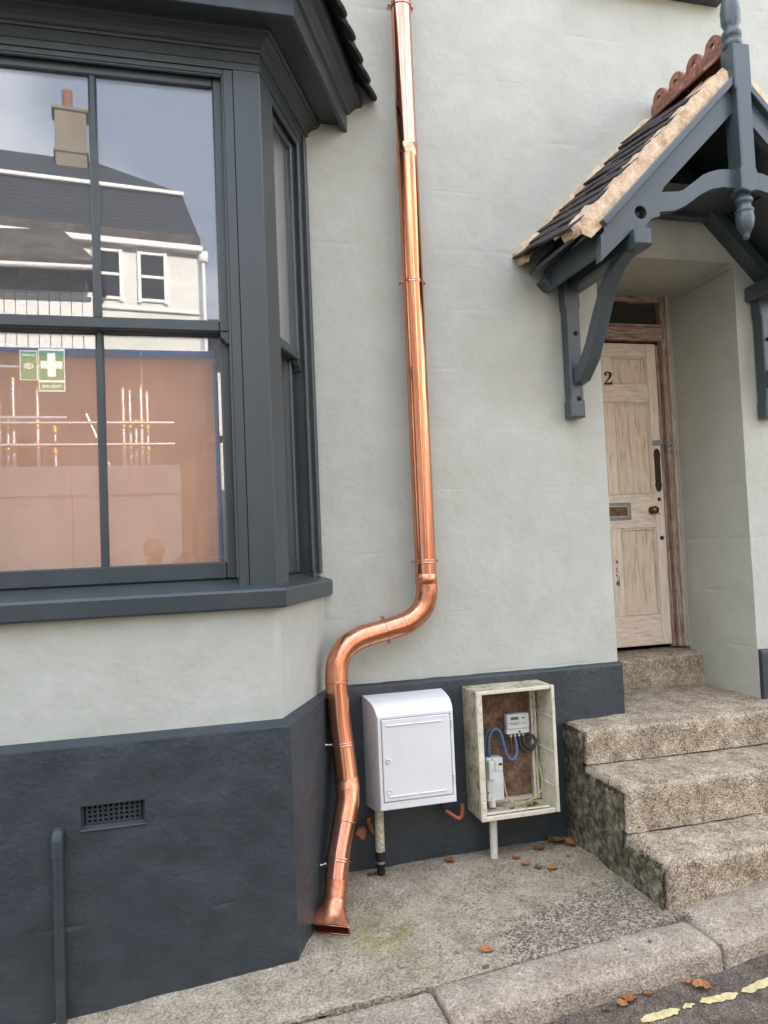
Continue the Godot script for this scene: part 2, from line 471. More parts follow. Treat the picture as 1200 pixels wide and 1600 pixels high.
func cloud_cover() -> ImageTexture:
	var f := FastNoiseLite.new()
	f.noise_type = FastNoiseLite.TYPE_SIMPLEX_SMOOTH
	f.frequency = 0.9
	f.fractal_octaves = 5
	f.seed = 21
	var w := 512
	var h := 256
	var im := Image.create(w, h, false, Image.FORMAT_RGBA8)
	for y in h:
		var el := PI * (0.5 - (y + 0.5) / h)
		if el < 0: continue
		for x in w:
			var az := TAU * (x + 0.5) / w
			var d := Vector3(cos(el) * sin(az), sin(el), cos(el) * cos(az))
			var p := d / (d.y + 0.35)
			var v := clampf(f.get_noise_3d(p.x * 1.6, 0.4, p.z * 1.6) * 1.3 + 0.5, 0, 1)
			v = smoothstep(0.3, 0.85, v)
			im.set_pixel(x, y, Color(1, 1, 1, v))
	return ImageTexture.create_from_image(im)

func build_ground() -> void:
	# road: one sheet, both ways along the street and out under the far side
	var st := mb(true)
	var xs := steps(-40, -4, 3.0) + steps(-3.5, 5.0, 0.05) + steps(6, 40, 3.0)
	var zo := [-0.12, 0.0, 0.03, 0.06, 0.1, 0.15, 0.2, 0.25, 0.3, 0.4, 0.5, 0.6, 0.8, 1.0, 1.4, 1.8, 2.4, 2.6, 3.0, 4.0, 5.0, 6.0, 40.0]
	var prev := PackedVector3Array()
	for dz in zo:
		var row := PackedVector3Array()
		for x in xs:
			var z: float = kerb_z(x) + dz
			row.append(Vector3(x, road_y(x, z) + fine.get_noise_2d(x * 0.5, z * 0.5) * 0.006, z))
		if prev.size() > 0:
			for i in xs.size() - 1:
				quad(st, row[i], row[i + 1], prev[i + 1], prev[i])
		prev = row
	struct("road", st, M.asphalt)
	st = mb()
	quad(st, Vector3(-200, -3.2, 200), Vector3(200, -3.2, 200), Vector3(200, -3.2, -200), Vector3(-200, -3.2, -200))
	struct("ground", st, M.asphalt)
	# pavement: concrete, stained green where water runs off
	st = mb(true)
	prev = PackedVector3Array()
	var pc := PackedColorArray()
	var zs := steps(-0.25, 1.36, 0.035)
	var ps := steps(-4.0, -1.0, 0.3) + steps(-0.96, 2.6, 0.035) + steps(2.8, 8.0, 0.4)
	var col := func(p: Vector3) -> Color:
		var c := Color(1, 1, 1)
		var m := fine.get_noise_2d(p.x * 0.8, p.z * 0.8) * 0.5 + 0.5
		var q := fine.get_noise_2d(p.x * 3 + 40, p.z * 3) * 0.5 + 0.5
		var moss := exp(-(pow((p.x - 0.80) / 0.13, 2) + pow((p.z - 0.66) / 0.2, 2))) * 1.5 + exp(-(pow((p.x - 1.83) / 0.2, 2) + pow((p.z - 0.5) / 0.28, 2))) * 0.5
		moss *= smoothstep(0.3, 0.75, m * 0.6 + q * 0.4)
		c = c.lerp(Color(0.62, 0.72, 0.36), clampf(moss, 0, 0.85))
		var lichen := smoothstep(0.62, 0.8, lump.get_noise_2d(p.x * 2.2 + 7, p.z * 2.2) * 0.5 + 0.5)
		return c.lerp(Color(0.78, 0.74, 0.70), lichen * 0.6)
	for z in zs:
		var row := PackedVector3Array()
		var rc := PackedColorArray()
		for x in ps:
			var p := Vector3(x, gy(x, z) + lump.get_noise_2d(x * 2, z * 2) * 0.006 + fine.get_noise_2d(x, z) * 0.002, minf(z, kerb_z(x) - (0.247 if x < 0.87 else 0.235 if x < 2.0 else 0.325)))
			row.append(p)
			rc.append(col.call(p))
		if prev.size() > 0 and (row[0] - prev[0]).length() > 0.0:
			for i in ps.size() - 1:
				for k in [[row, rc, i], [prev, pc, i + 1], [row, rc, i + 1], [row, rc, i], [prev, pc, i], [prev, pc, i + 1]]:
					st.set_color(k[1][k[2]])
					st.add_vertex(k[0][k[2]])
		prev = row
		pc = rc
	for i in ps.size() - 1:   # the slab's cut edge along the kerb
		var dn := Vector3(0, -0.2, 0)
		for k in [[prev[i], i], [prev[i + 1], i + 1], [prev[i + 1] + dn, i + 1], [prev[i], i], [prev[i + 1] + dn, i + 1], [prev[i] + dn, i]]:
			st.set_color(pc[k[1]])
			st.add_vertex(k[0])
	struct("pavement", st, M.concrete)
	# kerb: granite blocks with open joints
	var kerb := Node3D.new()
	kerb.name = "kerb"
	kerb.set_meta("kind", "structure")
	add_child(kerb)
	var joints := [-4.0, -2.6, -1.3, -0.2, 0.872, 2.02, 3.2, 4.4, 5.6]
	for i in joints.size() - 1:
		var a: float = joints[i] + 0.009
		var b: float = joints[i + 1] - 0.009
		var ks := mb(true)
		var dy := rng.randf_range(-0.004, 0.004) + (0.004 if i == 4 else -0.006 if i == 3 else 0.0)
		var prof := [[-0.232, -0.16], [-0.232, -0.006], [-0.224, 0.0], [-0.17, 0.004], [-0.1, 0.003], [-0.04, 0.001], [-0.014, -0.004], [-0.004, -0.012], [0.0, -0.026], [0.004, -0.09], [0.006, -0.17]]
		var back := 0.0 if i < 5 else -0.09
		var us := steps(a, b, 0.03)
		var last := []
		for u in us:
			var row := []
			var e: float = min(u - a, b - u)
			var worn: float = 0.008 * exp(-e / 0.012)
			for p in prof:
				var z: float = kerb_z(u) + p[0] + (back if p[0] < -0.2 else 0.0)
				row.append(Vector3(u, gy(u, 1.2) + dy + p[1] + 0.006 + fine.get_noise_2d(u * 0.8, z * 2 + p[1] * 2) * 0.006 - (worn if p[1] > -0.1 else 0.0), z + fine.get_noise_2d(u, p[1] * 3 + 9) * 0.004 * (1 if p[1] < -0.003 and p[0] > -0.1 else 0)))
			if last.size() > 0:
				for k in prof.size() - 1:
					quad(ks, last[k], last[k + 1], row[k + 1], row[k])
			last = row
			if u == us[0] or u == us[-1]:
				for k in range(1, prof.size() - 1):
					if u == us[0]: tri(ks, row[0], row[k + 1], row[k])
					else: tri(ks, row[0], row[k], row[k + 1])
		obj("kerb_stone", ks, M.kerb, kerb)
	# worn yellow line
	var line := Node3D.new()
	line.name = "yellow_line"
	line.set_meta("kind", "structure")
	add_child(line)
	for d in [[1.2, 1.46], [1.54, 1.70], [1.715, 1.765], [1.79, 1.955], [1.975, 2.30], [2.35, 2.8]]:
		var ys := mb(true)
		var pa := []
		var n := int((d[1] - d[0]) / 0.012)
		var base_z := 0.155
		for i in n + 1:
			var x: float = lerpf(d[0], d[1], float(i) / n)
			var endw: float = clampf(min(i, n - i) / 2.0, 0.25, 1.0)
			var z0: float = kerb_z(x) + base_z - 0.021 * endw + fine.get_noise_2d(x * 4, 1) * 0.008
			var z1: float = kerb_z(x) + base_z + 0.021 * endw + fine.get_noise_2d(x * 4, 5) * 0.010
			var row := []
			for k in 4:
				var z := lerpf(z0, z1, k / 3.0)
				row.append(Vector3(x, road_y(x, z) + fine.get_noise_2d(x * 0.5, z * 0.5) * 0.006 + 0.004, z))
			if pa.size() > 0:
				for k in 3: quad(ys, pa[k], pa[k + 1], row[k + 1], row[k])
			pa = row
		obj("paint_dash", ys, M.yellow, line)
	# exposed aggregate: small dark stones set in the concrete in front of the steps
	var mm := MultiMesh.new()
	mm.transform_format = MultiMesh.TRANSFORM_3D
	var pst := mb(true)
	lathe(pst, [Vector2(0.0001, 1), Vector2(0.6, 0.8), Vector2(1, 0.1), Vector2(0.9, -0.5), Vector2(0.0001, -0.6)], 7)
	pst.generate_normals()
	mm.mesh = pst.commit()
	var spots := []
	while spots.size() < 2600:
		var x := rng.randf_range(1.18, 2.06)
		var z := rng.randf_range(0.30, 1.02)
		if x > 1.97 and z < 0.95: continue
		var edge := smoothstep(0.0, 0.10, z - (0.74 - 0.28 * (x - 1.2)) + fine.get_noise_2d(x, z) * 0.1) * smoothstep(1.19, 1.27, x + fine.get_noise_2d(z, x) * 0.04)
		var thin := 0.06 if z < 0.95 else 0.0
		if rng.randf() > maxf(edge, thin): continue
		spots.append(Vector2(x, z))
	mm.instance_count = spots.size()
	for i in spots.size():
		var s := rng.randf_range(0.0028, 0.0058)
		var b := Basis(Vector3.UP, rng.randf() * TAU).scaled(Vector3(1, 1, 1)) * Basis.from_scale(Vector3(s * rng.randf_range(0.9, 1.6), s * 0.45, s))
		mm.set_instance_transform(i, Transform3D(b, Vector3(spots[i].x, gy(spots[i].x, spots[i].y) + lump.get_noise_2d(spots[i].x * 2, spots[i].y * 2) * 0.006 + fine.get_noise_2d(spots[i].x, spots[i].y) * 0.002, spots[i].y)))
	var mi := MultiMeshInstance3D.new()
	mi.name = "aggregate_stones"
	mi.multimesh = mm
	mi.material_override = M.pebble
	mi.set_meta("kind", "stuff")
	tag(mi, "dark exposed aggregate stones set in the pavement before the granite steps", "gravel")
	add_child(mi)

# ---------------------------------------------------------------- the house
var joint_rows := []
func wall_amount(u: float, v: float, p: Vector3) -> float:
	var a := lump.get_noise_3d(p.x * 1.3, p.y * 1.3, p.z * 1.3) * 0.004 + fine.get_noise_3d(p.x * 0.5, p.y * 0.5, p.z * 0.5) * 0.0011
	for j in joint_rows:
		if absf(p.y - j) < 0.0016:
			a -= (0.0013 if p.z > -0.01 else 0.004) * smoothstep(0.0 if p.z > -0.01 else -0.35, 0.35, lump.get_noise_2d(p.x * 1.7 + j * 9, p.z * 2 + j * 5))
	return a

func joint_lines() -> Array:
	var out := []
	for j in joint_rows:
		out += [j - 0.004, j, j + 0.004]
	return out

func build_house() -> void:
	for k in 18: joint_rows.append(0.802 + 0.332 * k)
	var house := thing("house", "sage green rendered cottage front with dark blue grey plinth", "house")
	var jl := joint_lines()
	var st := mb(true)
	sheet(st, Vector3.ZERO, Vector3.RIGHT, Vector3.UP, steps(0.60, 2.36, 0.03), steps(0.70, 6.4, 0.03, jl), wall_amount)
	obj("wall", st, M.wall, house)
	st = mb(true)
	sheet(st, Vector3.ZERO, Vector3.RIGHT, Vector3.UP, steps(2.36, 3.30, 0.03), steps(3.15, 6.4, 0.03, jl), wall_amount)
	obj("wall", st, M.wall, house)
	st = mb(true)
	sheet(st, Vector3.ZERO, Vector3.RIGHT, Vector3.UP, steps(3.30, 5.0, 0.04) + [7.0], steps(0.5, 6.4, 0.04, jl), wall_amount)
	obj("wall", st, M.wall, house)
	st = mb(true)
	sheet(st, Vector3.ZERO, Vector3.RIGHT, Vector3.UP, [-6.0, -4.0, -2.0, 0.62], steps(3.7, 6.4, 0.2), func(_u, _v, _p): return 0.0)
	sheet(st, Vector3.ZERO, Vector3.RIGHT, Vector3.UP, [-6.0, -4.0, -2.0, -1.2], steps(-0.8, 3.7, 0.2), func(_u, _v, _p): return 0.0)
	obj("wall", st, M.wall, house)
	# reveals and soffit of the doorway
	st = mb(true)
	sheet(st, Vector3(3.30, 0, -0.72), Vector3(0, 0, 1), Vector3.UP, steps(0, 0.72, 0.03), steps(0.45, 3.16, 0.03, jl), func(u, v, p): return wall_amount(u, v, p) * (1.0 if u < 0.70 else 0.0))
	var rv := obj("door_reveal", st, M.wall, house)
	rv.name = "door_reveal"
	st = mb(true)
	sheet(st, Vector3(2.36, 0, 0), Vector3(0, 0, -1), Vector3.UP, steps(0, 0.72, 0.04), steps(0.45, 3.16, 0.04, jl), func(_u, _v, _p): return 0.0)
	obj("door_reveal", st, M.wall, house)
	st = mb()
	quad(st, Vector3(2.36, 3.15, -0.72), Vector3(3.30, 3.15, -0.72), Vector3(3.30, 3.15, 0.0), Vector3(2.36, 3.15, 0.0))
	obj("door_soffit", st, M.wall, house)
	# solid masonry behind the faces, the rest of the shell and the roof that shades the street
	st = mb()
	var solid := func(x0, x1, y0, y1, z0, z1): box(st, Vector3((x0 + x1) / 2, (y0 + y1) / 2, (z0 + z1) / 2), Vector3(x1 - x0, y1 - y0, z1 - z0), 0.001)
	solid.call(-6.0, -1.2, -0.8, 6.38, -0.35, -0.012)
	solid.call(-1.19, 0.61, 3.75, 6.38, -0.35, -0.012)
	solid.call(-1.19, 0.61, -0.8, 1.2, -0.35, -0.012)
	solid.call(0.62, 2.345, -0.8, 6.38, -0.35, -0.012)
	solid.call(2.2, 2.345, -0.2, 3.3, -0.74, -0.36)
	solid.call(3.315, 3.46, -0.2, 3.3, -0.74, -0.36)
	solid.call(3.315, 7.0, -0.8, 6.38, -0.35, -0.012)
	solid.call(2.35, 3.31, 3.165, 6.38, -0.35, -0.012)
	solid.call(2.35, 3.31, 3.165, 3.3, -0.74, -0.36)
	solid.call(-6.0, -5.7, -0.8, 6.38, -7.0, -0.36)
	solid.call(6.7, 7.0, -0.8, 6.38, -7.0, -0.36)
	solid.call(-6.0, 7.0, -0.8, 6.38, -7.3, -7.01)
	solid.call(-5.69, 6.69, 0.40, 0.44, -7.0, -0.36)
	solid.call(-5.69, 6.69, 3.9, 4.0, -7.0, -0.36)
	solid.call(1.4, 1.5, 0.45, 3.89, -7.0, -0.36)
	obj("masonry", st, M.interior, house)
	st = mb()
	for s in [[0.25, -3.65], [-7.55, -3.65]]:
		bar(st, Vector3(0.5, 6.36, s[0]), Vector3(0.5, 8.95, s[1]), 13.4, 0.12, 0.005)
	var rf := obj("roof", st, M.slate, house)
	rf.name = "roof"
	for gx in [-5.85, 6.85]:
		st = mb()
		var pts := PackedVector2Array([Vector2(-7.2, 6.38), Vector2(-0.1, 6.38), Vector2(-3.65, 8.8)])
		prism(st, pts, -0.12, 0.12, Transform3D(Basis(Vector3(0, 0, 1), Vector3(0, 1, 0), Vector3(-1, 0, 0)), Vector3(gx, 0, 0)), 0.002)
		obj("gable", st, M.wall, house)
	# plinth between bay and doorway, its top splayed, and the piece right of the doorway
	var plinth_face := func(x0: float, x1: float, y0: float, called: String):
		var s2 := mb(true)
		sheet(s2, Vector3(0, 0, 0.03), Vector3.RIGHT, Vector3.UP, steps(x0, x1, 0.025), steps(y0, 0.775, 0.025), func(_u, v, p): return lump.get_noise_2d(p.x * 2, p.y * 2) * 0.004 * smoothstep(0.775, 0.72, v) + fine.get_noise_2d(p.x * 0.7, p.y * 0.7) * 0.0015)
		var pa := []
		for x in steps(x0, x1, 0.025):
			var w := fine.get_noise_2d(x * 0.6, 3) * 0.004
			var row := [Vector3(x, 0.775, 0.03 + fine.get_noise_2d(x * 0.7, 0.775 * 0.7) * 0.0015), Vector3(x, 0.786 + w * 0.5, 0.026), Vector3(x, 0.797 + w, -0.01)]
			if pa.size() > 0:
				for k in 2: quad(s2, pa[k], row[k], row[k + 1], pa[k + 1])
			pa = row
		s2.set_smooth_group(-1)
		for x in [x0, x1]:
			var back := -0.3 if x < 3.0 else -0.004
			var q := [Vector3(x, y0, back), Vector3(x, y0, 0.03), Vector3(x, 0.775, 0.03), Vector3(x, 0.786, 0.026), Vector3(x, 0.797, back)]
			for k in range(1, 4):
				tri(s2, q[0], q[k], q[k + 1])
		obj(called, s2, M.plinth, house)
	plinth_face.call(0.60, 2.372, -0.30, "plinth")
	plinth_face.call(3.306, 7.0, 0.3, "plinth")
	# upstairs window, only the corner of its sill shows
	var up := thing("upstairs_window", "upstairs window with a thick dark sill above the porch", "window", Vector3(2.78, 4.77, 0))
	st = mb()
	box(st, Vector3(0, 0.035, 0.03), Vector3(1.06, 0.07, 0.16), 0.006)
	obj("sill", st, M.paint, up)
	st = mb()
	for s in [-1, 1]: box(st, Vector3(s * 0.47, 0.71, 0.005), Vector3(0.06, 1.28, 0.07), 0.004)
	for y in [0.10, 0.72, 1.32]: box(st, Vector3(0, y, 0.002), Vector3(0.878, 0.05, 0.06), 0.004)
	obj("frame", st, M.paint, up)
	st = mb()
	box(st, Vector3(0, 0.7, 0.012), Vector3(0.87, 1.2, 0.006), 0.001)
	obj("pane", st, M.dark_glass, up)

# ---------------------------------------------------------------- the bay window
const BAY := [Vector2(-1.335, 0.0), Vector2(-1.025, 0.64), Vector2(0.375, 0.64), Vector2(0.685, 0.0)]

func bay_plan(o: float) -> Array:   # the bay's outline in plan, pushed out by o
	var k := 0.90
	var cz := 0.436
	var dx := (1.0 - cz) / k
	return [Vector2(-1.335 - o / k, 0.0), Vector2(-1.025 - dx * o, 0.64 + o), Vector2(0.375 + dx * o, 0.64 + o), Vector2(0.685 + o / k, 0.0)]

func around_bay(st: SurfaceTool, prof: Array, closed := false) -> void:   # profile of (offset, y), listed upwards, run round the bay
	var n := prof.size()
	for i in (n if closed else n - 1):
		var p: Vector2 = prof[i]
		var q: Vector2 = prof[(i + 1) % n]
		var a := bay_plan(p.x)
		var b := bay_plan(q.x)
		for k in 3:
			var back0 := 0.012 if k == 0 else 0.0
			var back1 := 0.012 if k == 2 else 0.0
			quad(st, Vector3(a[k].x, p.y, a[k].y - back0), Vector3(a[k + 1].x, p.y, a[k + 1].y - back1), Vector3(b[k + 1].x, q.y, b[k + 1].y - back1), Vector3(b[k].x, q.y, b[k].y - back0))

func rough_face(st: SurfaceTool, a: Vector2, b: Vector2, y0: float, y1: float, amp: float, d := 0.03, hole := Rect2()) -> void:
	var l := (b - a).length()
	var dir := Vector3(b.x - a.x, 0, b.y - a.y) / l
	var lines := []
	if amp > 0.003:
		for y in [0.425, 0.085]: lines += [y - 0.006, y, y + 0.006]
	var ue := []
	if hole.has_area():
		lines += [hole.position.y, hole.end.y]
		ue = [hole.position.x, hole.end.x]
	sheet(st, Vector3(a.x, 0, a.y), dir, Vector3.UP, steps(0, l, d, ue), steps(y0, y1, d, lines), func(u, v, p):
		var e: float = smoothstep(0, 0.05, u) * smoothstep(0, 0.05, l - u) * smoothstep(0, 0.03, v - y0) * smoothstep(0, 0.03, y1 - v)
		var g := 0.0
		if amp > 0.003:
			for y in [0.425, 0.085]:
				if absf(p.y - y) < 0.002: g = -0.004 * smoothstep(-0.1, 0.35, lump.get_noise_2d(p.x * 2.5 + y * 30, 4))
			if hole.has_area(): e *= smoothstep(0.0, 0.05, maxf(maxf(hole.position.x - u, u - hole.end.x), maxf(hole.position.y - v, v - hole.end.y)))
		return (lump.get_noise_2d(u * 2.5 + a.x * 7, v * 2.5) * amp + fine.get_noise_2d(u * 0.6, v * 0.6 + 3) * (0.0014 if amp < 0.003 else 0.0026)) * e + g * e, hole)

func sash_window(bay: Node3D, at: Transform3D, u0: float, u1: float, y0: float, y1: float, ym: float, bars: bool, paper: bool) -> void:
	# opening u0..u1, y0..y1 in the axes of at (x along, y up, z out of the house)
	var w := u1 - u0
	var cx := (u0 + u1) / 2
	var st := mb()
	# box frame: outer lining and staff bead
	var lin := 0.045
	box(st, Vector3(u0 - lin / 2 + 0.004, (y0 + y1) / 2, -0.045), Vector3(lin, y1 - y0 + 0.16, 0.082), 0.004)
	box(st, Vector3(u1 + lin / 2 - 0.004, (y0 + y1) / 2, -0.045), Vector3(lin, y1 - y0 + 0.16, 0.082), 0.004)
	box(st, Vector3(cx, y1 + 0.035, -0.047), Vector3(w - 0.001, 0.07, 0.084), 0.004)
	for s in [[u0 + 0.006, 1], [u1 - 0.006, -1]]:
		box(st, Vector3(s[0], (y0 + y1) / 2, -0.012), Vector3(0.012, y1 - y0, 0.016), 0.004)
	box(st, Vector3(cx, y1 - 0.006, -0.012), Vector3(w - 0.026, 0.012, 0.016), 0.004)
	var fr := obj("window_frame", st, M.paint, bay)
	fr.transform = at
	for half in 2:   # 0 upper (outer), 1 lower (inner)
		var zf := -0.030 if half == 0 else -0.072
		var th := 0.038
		var a: float = ym - 0.012 if half == 0 else y0
		var b: float = y1 - 0.002 if half == 0 else ym + 0.028
		var stile := 0.047
		var top := 0.045 if half == 0 else 0.04
		var bot := 0.05 if half == 0 else 0.075
		st = mb()
		var zc := zf - th / 2
		box(st, Vector3(u0 + stile / 2 + 0.002, (a + b) / 2, zc), Vector3(stile, b - a, th), 0.006)
		box(st, Vector3(u1 - stile / 2 - 0.002, (a + b) / 2, zc), Vector3(stile, b - a, th), 0.006)
		box(st, Vector3(cx, b - top / 2, zc), Vector3(w - 2 * stile - 0.003, top, th - 0.002), 0.006)
		box(st, Vector3(cx, a + bot / 2, zc), Vector3(w - 2 * stile - 0.003, bot, th - 0.002), 0.006)
		if half == 0:   # horns
			for s in [[u0 + stile / 2 + 0.002, 1], [u1 - stile / 2 - 0.002, -1]]:
				var sx: int = s[1]
				var h := PackedVector2Array([Vector2(-0.0225, 0.001), Vector2(-0.0225, -0.052), Vector2(-0.004, -0.052), Vector2(0.004, -0.036), Vector2(0.018, -0.026), Vector2(0.0225, 0.001)])
				var hx := PackedVector2Array()
				for p in h: hx.append(Vector2(p.x * sx + s[0], p.y + a))
				prism(st, hx, zc - th / 2 + 0.002, zc + th / 2 - 0.002, Transform3D.IDENTITY, 0.003)
		var sash := obj("upper_sash" if half == 0 else "lower_sash", st, M.paint, bay)
		sash.transform = at
		var cols := 2 if bars else 1
		var g0 := u0 + stile
		var g1 := u1 - stile
		if bars:
			st = mb()
			prism(st, PackedVector2Array([Vector2(-0.017, zf - 0.034), Vector2(0.017, zf - 0.034), Vector2(0.017, zf - 0.014), Vector2(0.009, zf - 0.004), Vector2(-0.009, zf - 0.004), Vector2(-0.017, zf - 0.014)]), -(b - top), -(a + bot), Transform3D(Basis(Vector3(1, 0, 0), Vector3(0, 0, 1), Vector3(0, -1, 0)), Vector3(cx, 0, 0)), 0.001)
			obj("glazing_bar", st, M.paint, sash)
		for c in cols:   # sealed double glazing: two leaves
			st = mb()
			var x0 := g0 + (g1 - g0) * c / cols + (0.012 if c == 1 else -0.002)
			var x1 := g0 + (g1 - g0) * (c + 1) / cols - (0.012 if bars and c == 0 else -0.002)
			for zz in [zf - 0.017, zf - 0.030]:
				box(st, Vector3((x0 + x1) / 2, (a + bot + b - top) / 2, zz), Vector3(x1 - x0, b - a - top - bot + 0.004, 0.004), 0.0004)
			obj("pane", st, M.glass, sash)
	if paper:
		st = mb()
		var pw := w - 0.10
		sheet(st, Vector3(u0, 0, -0.235), Vector3.RIGHT, Vector3.UP, steps(-0.05, pw + 0.035, 0.05), steps(y0 - 0.1, ym - 0.045, 0.05), func(u, v, _p): return lump.get_noise_2d(u * 3, v * 1.5) * 0.012)
		var kp := obj("brown_paper_sheet", st, M.kraft, bay)
		kp.transform = at
		st = mb()
		for i in 24:
			var x0 := u0 - 0.05 + (pw + 0.085) * i / 24.0
			var x1 := u0 - 0.05 + (pw + 0.085) * (i + 1) / 24.0
			var f := func(x: float): return ym - 0.043 - 0.02 * sin((x - u0) * 2.2) + fine.get_noise_1d(x) * 0.004
			quad(st, Vector3(x0, f.call(x0) - 0.022, -0.213), Vector3(x1, f.call(x1) - 0.022, -0.213), Vector3(x1, f.call(x1) + 0.012, -0.213), Vector3(x0, f.call(x0) + 0.012, -0.213))
		box(st, Vector3(u0 + pw + 0.032, (y0 + ym) / 2 - 0.05, -0.214), Vector3(0.014, ym - y0 - 0.1, 0.001), 0.0002)
		var tp := obj("masking_tape", st, M.tape, bay)
		tp.transform = at

func build_bay() -> void:
	var bay := thing("bay_window", "dark grey painted canted bay window with sash panes and tiled roof", "bay window")
	# base: painted plinth with a splayed top, rendered apron, sill
	var st := mb(true)
	var pp := bay_plan(0.045)
	for k in 3: rough_face(st, pp[k], pp[k + 1], -0.62, 0.765, 0.008, 0.022, Rect2(0.6252, 0.44, 0.242, 0.096) if k == 1 else Rect2())
	st.set_smooth_group(-1)
	around_bay(st, [Vector2(0.045, 0.765), Vector2(0.043, 0.772), Vector2(0.0, 0.792)])
	obj("plinth", st, M.plinth, bay)
	st = mb(true)
	pp = bay_plan(0.0)
	for k in 3: rough_face(st, pp[k], pp[k + 1], 0.79, 1.275, 0.0028)
	obj("apron_wall", st, M.wall, bay)
	st = mb()
	around_bay(st, [Vector2(-0.10, 1.268), Vector2(0.030, 1.268), Vector2(0.034, 1.262), Vector2(0.044, 1.266), Vector2(0.048, 1.272), Vector2(0.050, 1.335), Vector2(0.044, 1.346), Vector2(-0.09, 1.392), Vector2(-0.2, 1.393)])
	obj("sill", st, M.paint, bay)
	# corner posts
	for s in [-1, 1]:
		st = mb()
		var cx := -0.325
		var poly := PackedVector2Array()
		for p in [Vector2(0.586, 0.64), Vector2(0.697, 0.64), Vector2(0.7015, 0.636), Vector2(0.757, 0.5215), Vector2(0.675, 0.482), Vector2(0.62, 0.54), Vector2(0.586, 0.55)]:
			poly.append(Vector2(cx + s * p.x, -p.y))
		prism(st, poly, 1.360, 3.612, Transform3D(Basis(Vector3(1, 0, 0), Vector3(0, 0, -1), Vector3(0, 1, 0)), Vector3.ZERO), 0.001)
		obj("corner_post", st, M.paint, bay)
		st = mb()   # pilaster against the house wall, with beads
		for d in [[0.0, 0.0, 0.055, 0.05], [0.055, 0.012, 0.03, 0.05], [0.085, -0.004, 0.03, 0.05]]:
			var u: float = 0.711 - d[0] - d[2] / 2
			var dir := Vector3(0.436 * s, 0, -0.9)
			var nor := Vector3(0.9 * s, 0, 0.436)
			var a := Vector3(cx + s * 0.70, 0, 0.64)
			box(st, a + dir * u + nor * (d[1] - d[3] / 2) + Vector3(0, 2.52, 0), Vector3(d[2] - 0.001, 2.28, d[3]), 0.004, Basis(dir * s, Vector3.UP, nor))
		obj("pilaster", st, M.paint, bay)
	# frieze, mouldings, soffit, fascia and crown
	st = mb()
	around_bay(st, [Vector2(-0.09, 3.610), Vector2(0.003, 3.610), Vector2(0.003, 3.640), Vector2(-0.002, 3.6425), Vector2(0.003, 3.645), Vector2(0.003, 3.695)])
	obj("frieze", st, M.paint, bay)
	st = mb()
	around_bay(st, [Vector2(0.002, 3.69), Vector2(0.012, 3.692), Vector2(0.016, 3.700), Vector2(0.012, 3.708), Vector2(0.018, 3.712), Vector2(0.026, 3.724), Vector2(0.042, 3.736), Vector2(0.060, 3.742), Vector2(0.062, 3.752), Vector2(0.072, 3.756), Vector2(0.074, 3.775)])
	obj("cornice_moulding", st, M.paint, bay)
	st = mb()
	around_bay(st, [Vector2(0.0, 3.776), Vector2(0.185, 3.772)])
	obj("soffit", st, M.paint, bay)
	st = mb()
	around_bay(st, [Vector2(0.184, 3.80), Vector2(0.184, 3.742), Vector2(0.187, 3.739), Vector2(0.205, 3.739), Vector2(0.208, 3.742), Vector2(0.208, 3.835), Vector2(0.222, 3.84), Vector2(0.232, 3.852), Vector2(0.255, 3.875), Vector2(0.285, 3.885), Vector2(0.29, 3.905), Vector2(0.20, 3.93)])
	obj("fascia", st, M.paint, bay)
	# tiled roof: real tiles on the facet that shows, boards below
	st = mb()
	around_bay(st, [Vector2(0.30, 3.90), Vector2(-0.12, 4.98)])
	obj("roof_boards", st, M.paint, bay)
	var tile := mb()
	var club := PackedVector2Array([Vector2(0.08, 0.131), Vector2(-0.08, 0.131), Vector2(-0.08, -0.045)])
	for k in range(1, 12):
		var ca := PI + PI * k / 12.0
		club.append(Vector2(cos(ca) * 0.08, -0.045 + sin(ca) * 0.086))
	club.append(Vector2(0.08, -0.045))
	prism(tile, club, -0.0095, 0.0095, Transform3D.IDENTITY, 0.004)
	tile.generate_normals()
	var tm := tile.commit()
	for face in [1, 2]:
		for course in 9:
			var f := course * 0.118
			var off := 0.372 - f * 0.375
			var yy := 3.898 + f * 0.93
			var pl := bay_plan(off)
			var a: Vector2 = pl[face]
			var b: Vector2 = pl[face + 1]
			if face == 2: b = b + (b - a).normalized() * -0.01
			var d := (b - a).normalized()
			var l := (b - a).length()
			var nrm := Vector3(-d.y, 0, d.x) * -1.0
			if nrm.z < 0: nrm = -nrm
			var slope := (Vector3.UP * 0.78 - nrm * 0.62).normalized()
			var along := Vector3(d.x, 0, d.y)
			var x := l - 0.083 - (0.08 if course % 2 == 1 else 0.0) if face == 2 else l - 0.09
			while x > 0.02:
				var bs := Basis(along, slope, along.cross(slope)).rotated(along, rng.randf_range(-0.04, 0.04))
				var o := Vector3(a.x, yy, a.y) + along * x + slope * (0.128 + rng.randf() * 0.006)
				mesh_obj("roof_tile", tm, M.tile, bay, Transform3D(bs, o))
				x -= 0.167
	# windows
	var front := Transform3D(Basis.IDENTITY, Vector3(-0.325, 0, 0.64))
	sash_window(bay, front, -0.545, 0.545, 1.392, 3.585, 2.468, true, true)
	for s in [-1, 1]:
		var dir := Vector3(0.436 * s, 0, -0.9)
		var nor := Vector3(0.9 * s, 0, 0.436)
		var org := Vector3(-0.325 + s * 0.70, 0, 0.64)
		if s > 0: sash_window(bay, Transform3D(Basis(dir, Vector3.UP, nor), org), 0.165, 0.575, 1.392, 3.585, 2.468, false, false)
		else: sash_window(bay, Transform3D(Basis(-dir, Vector3.UP, nor), org), -0.575, -0.165, 1.392, 3.585, 2.468, false, false)
	# inside: window board and head lining close the bay
	st = mb()
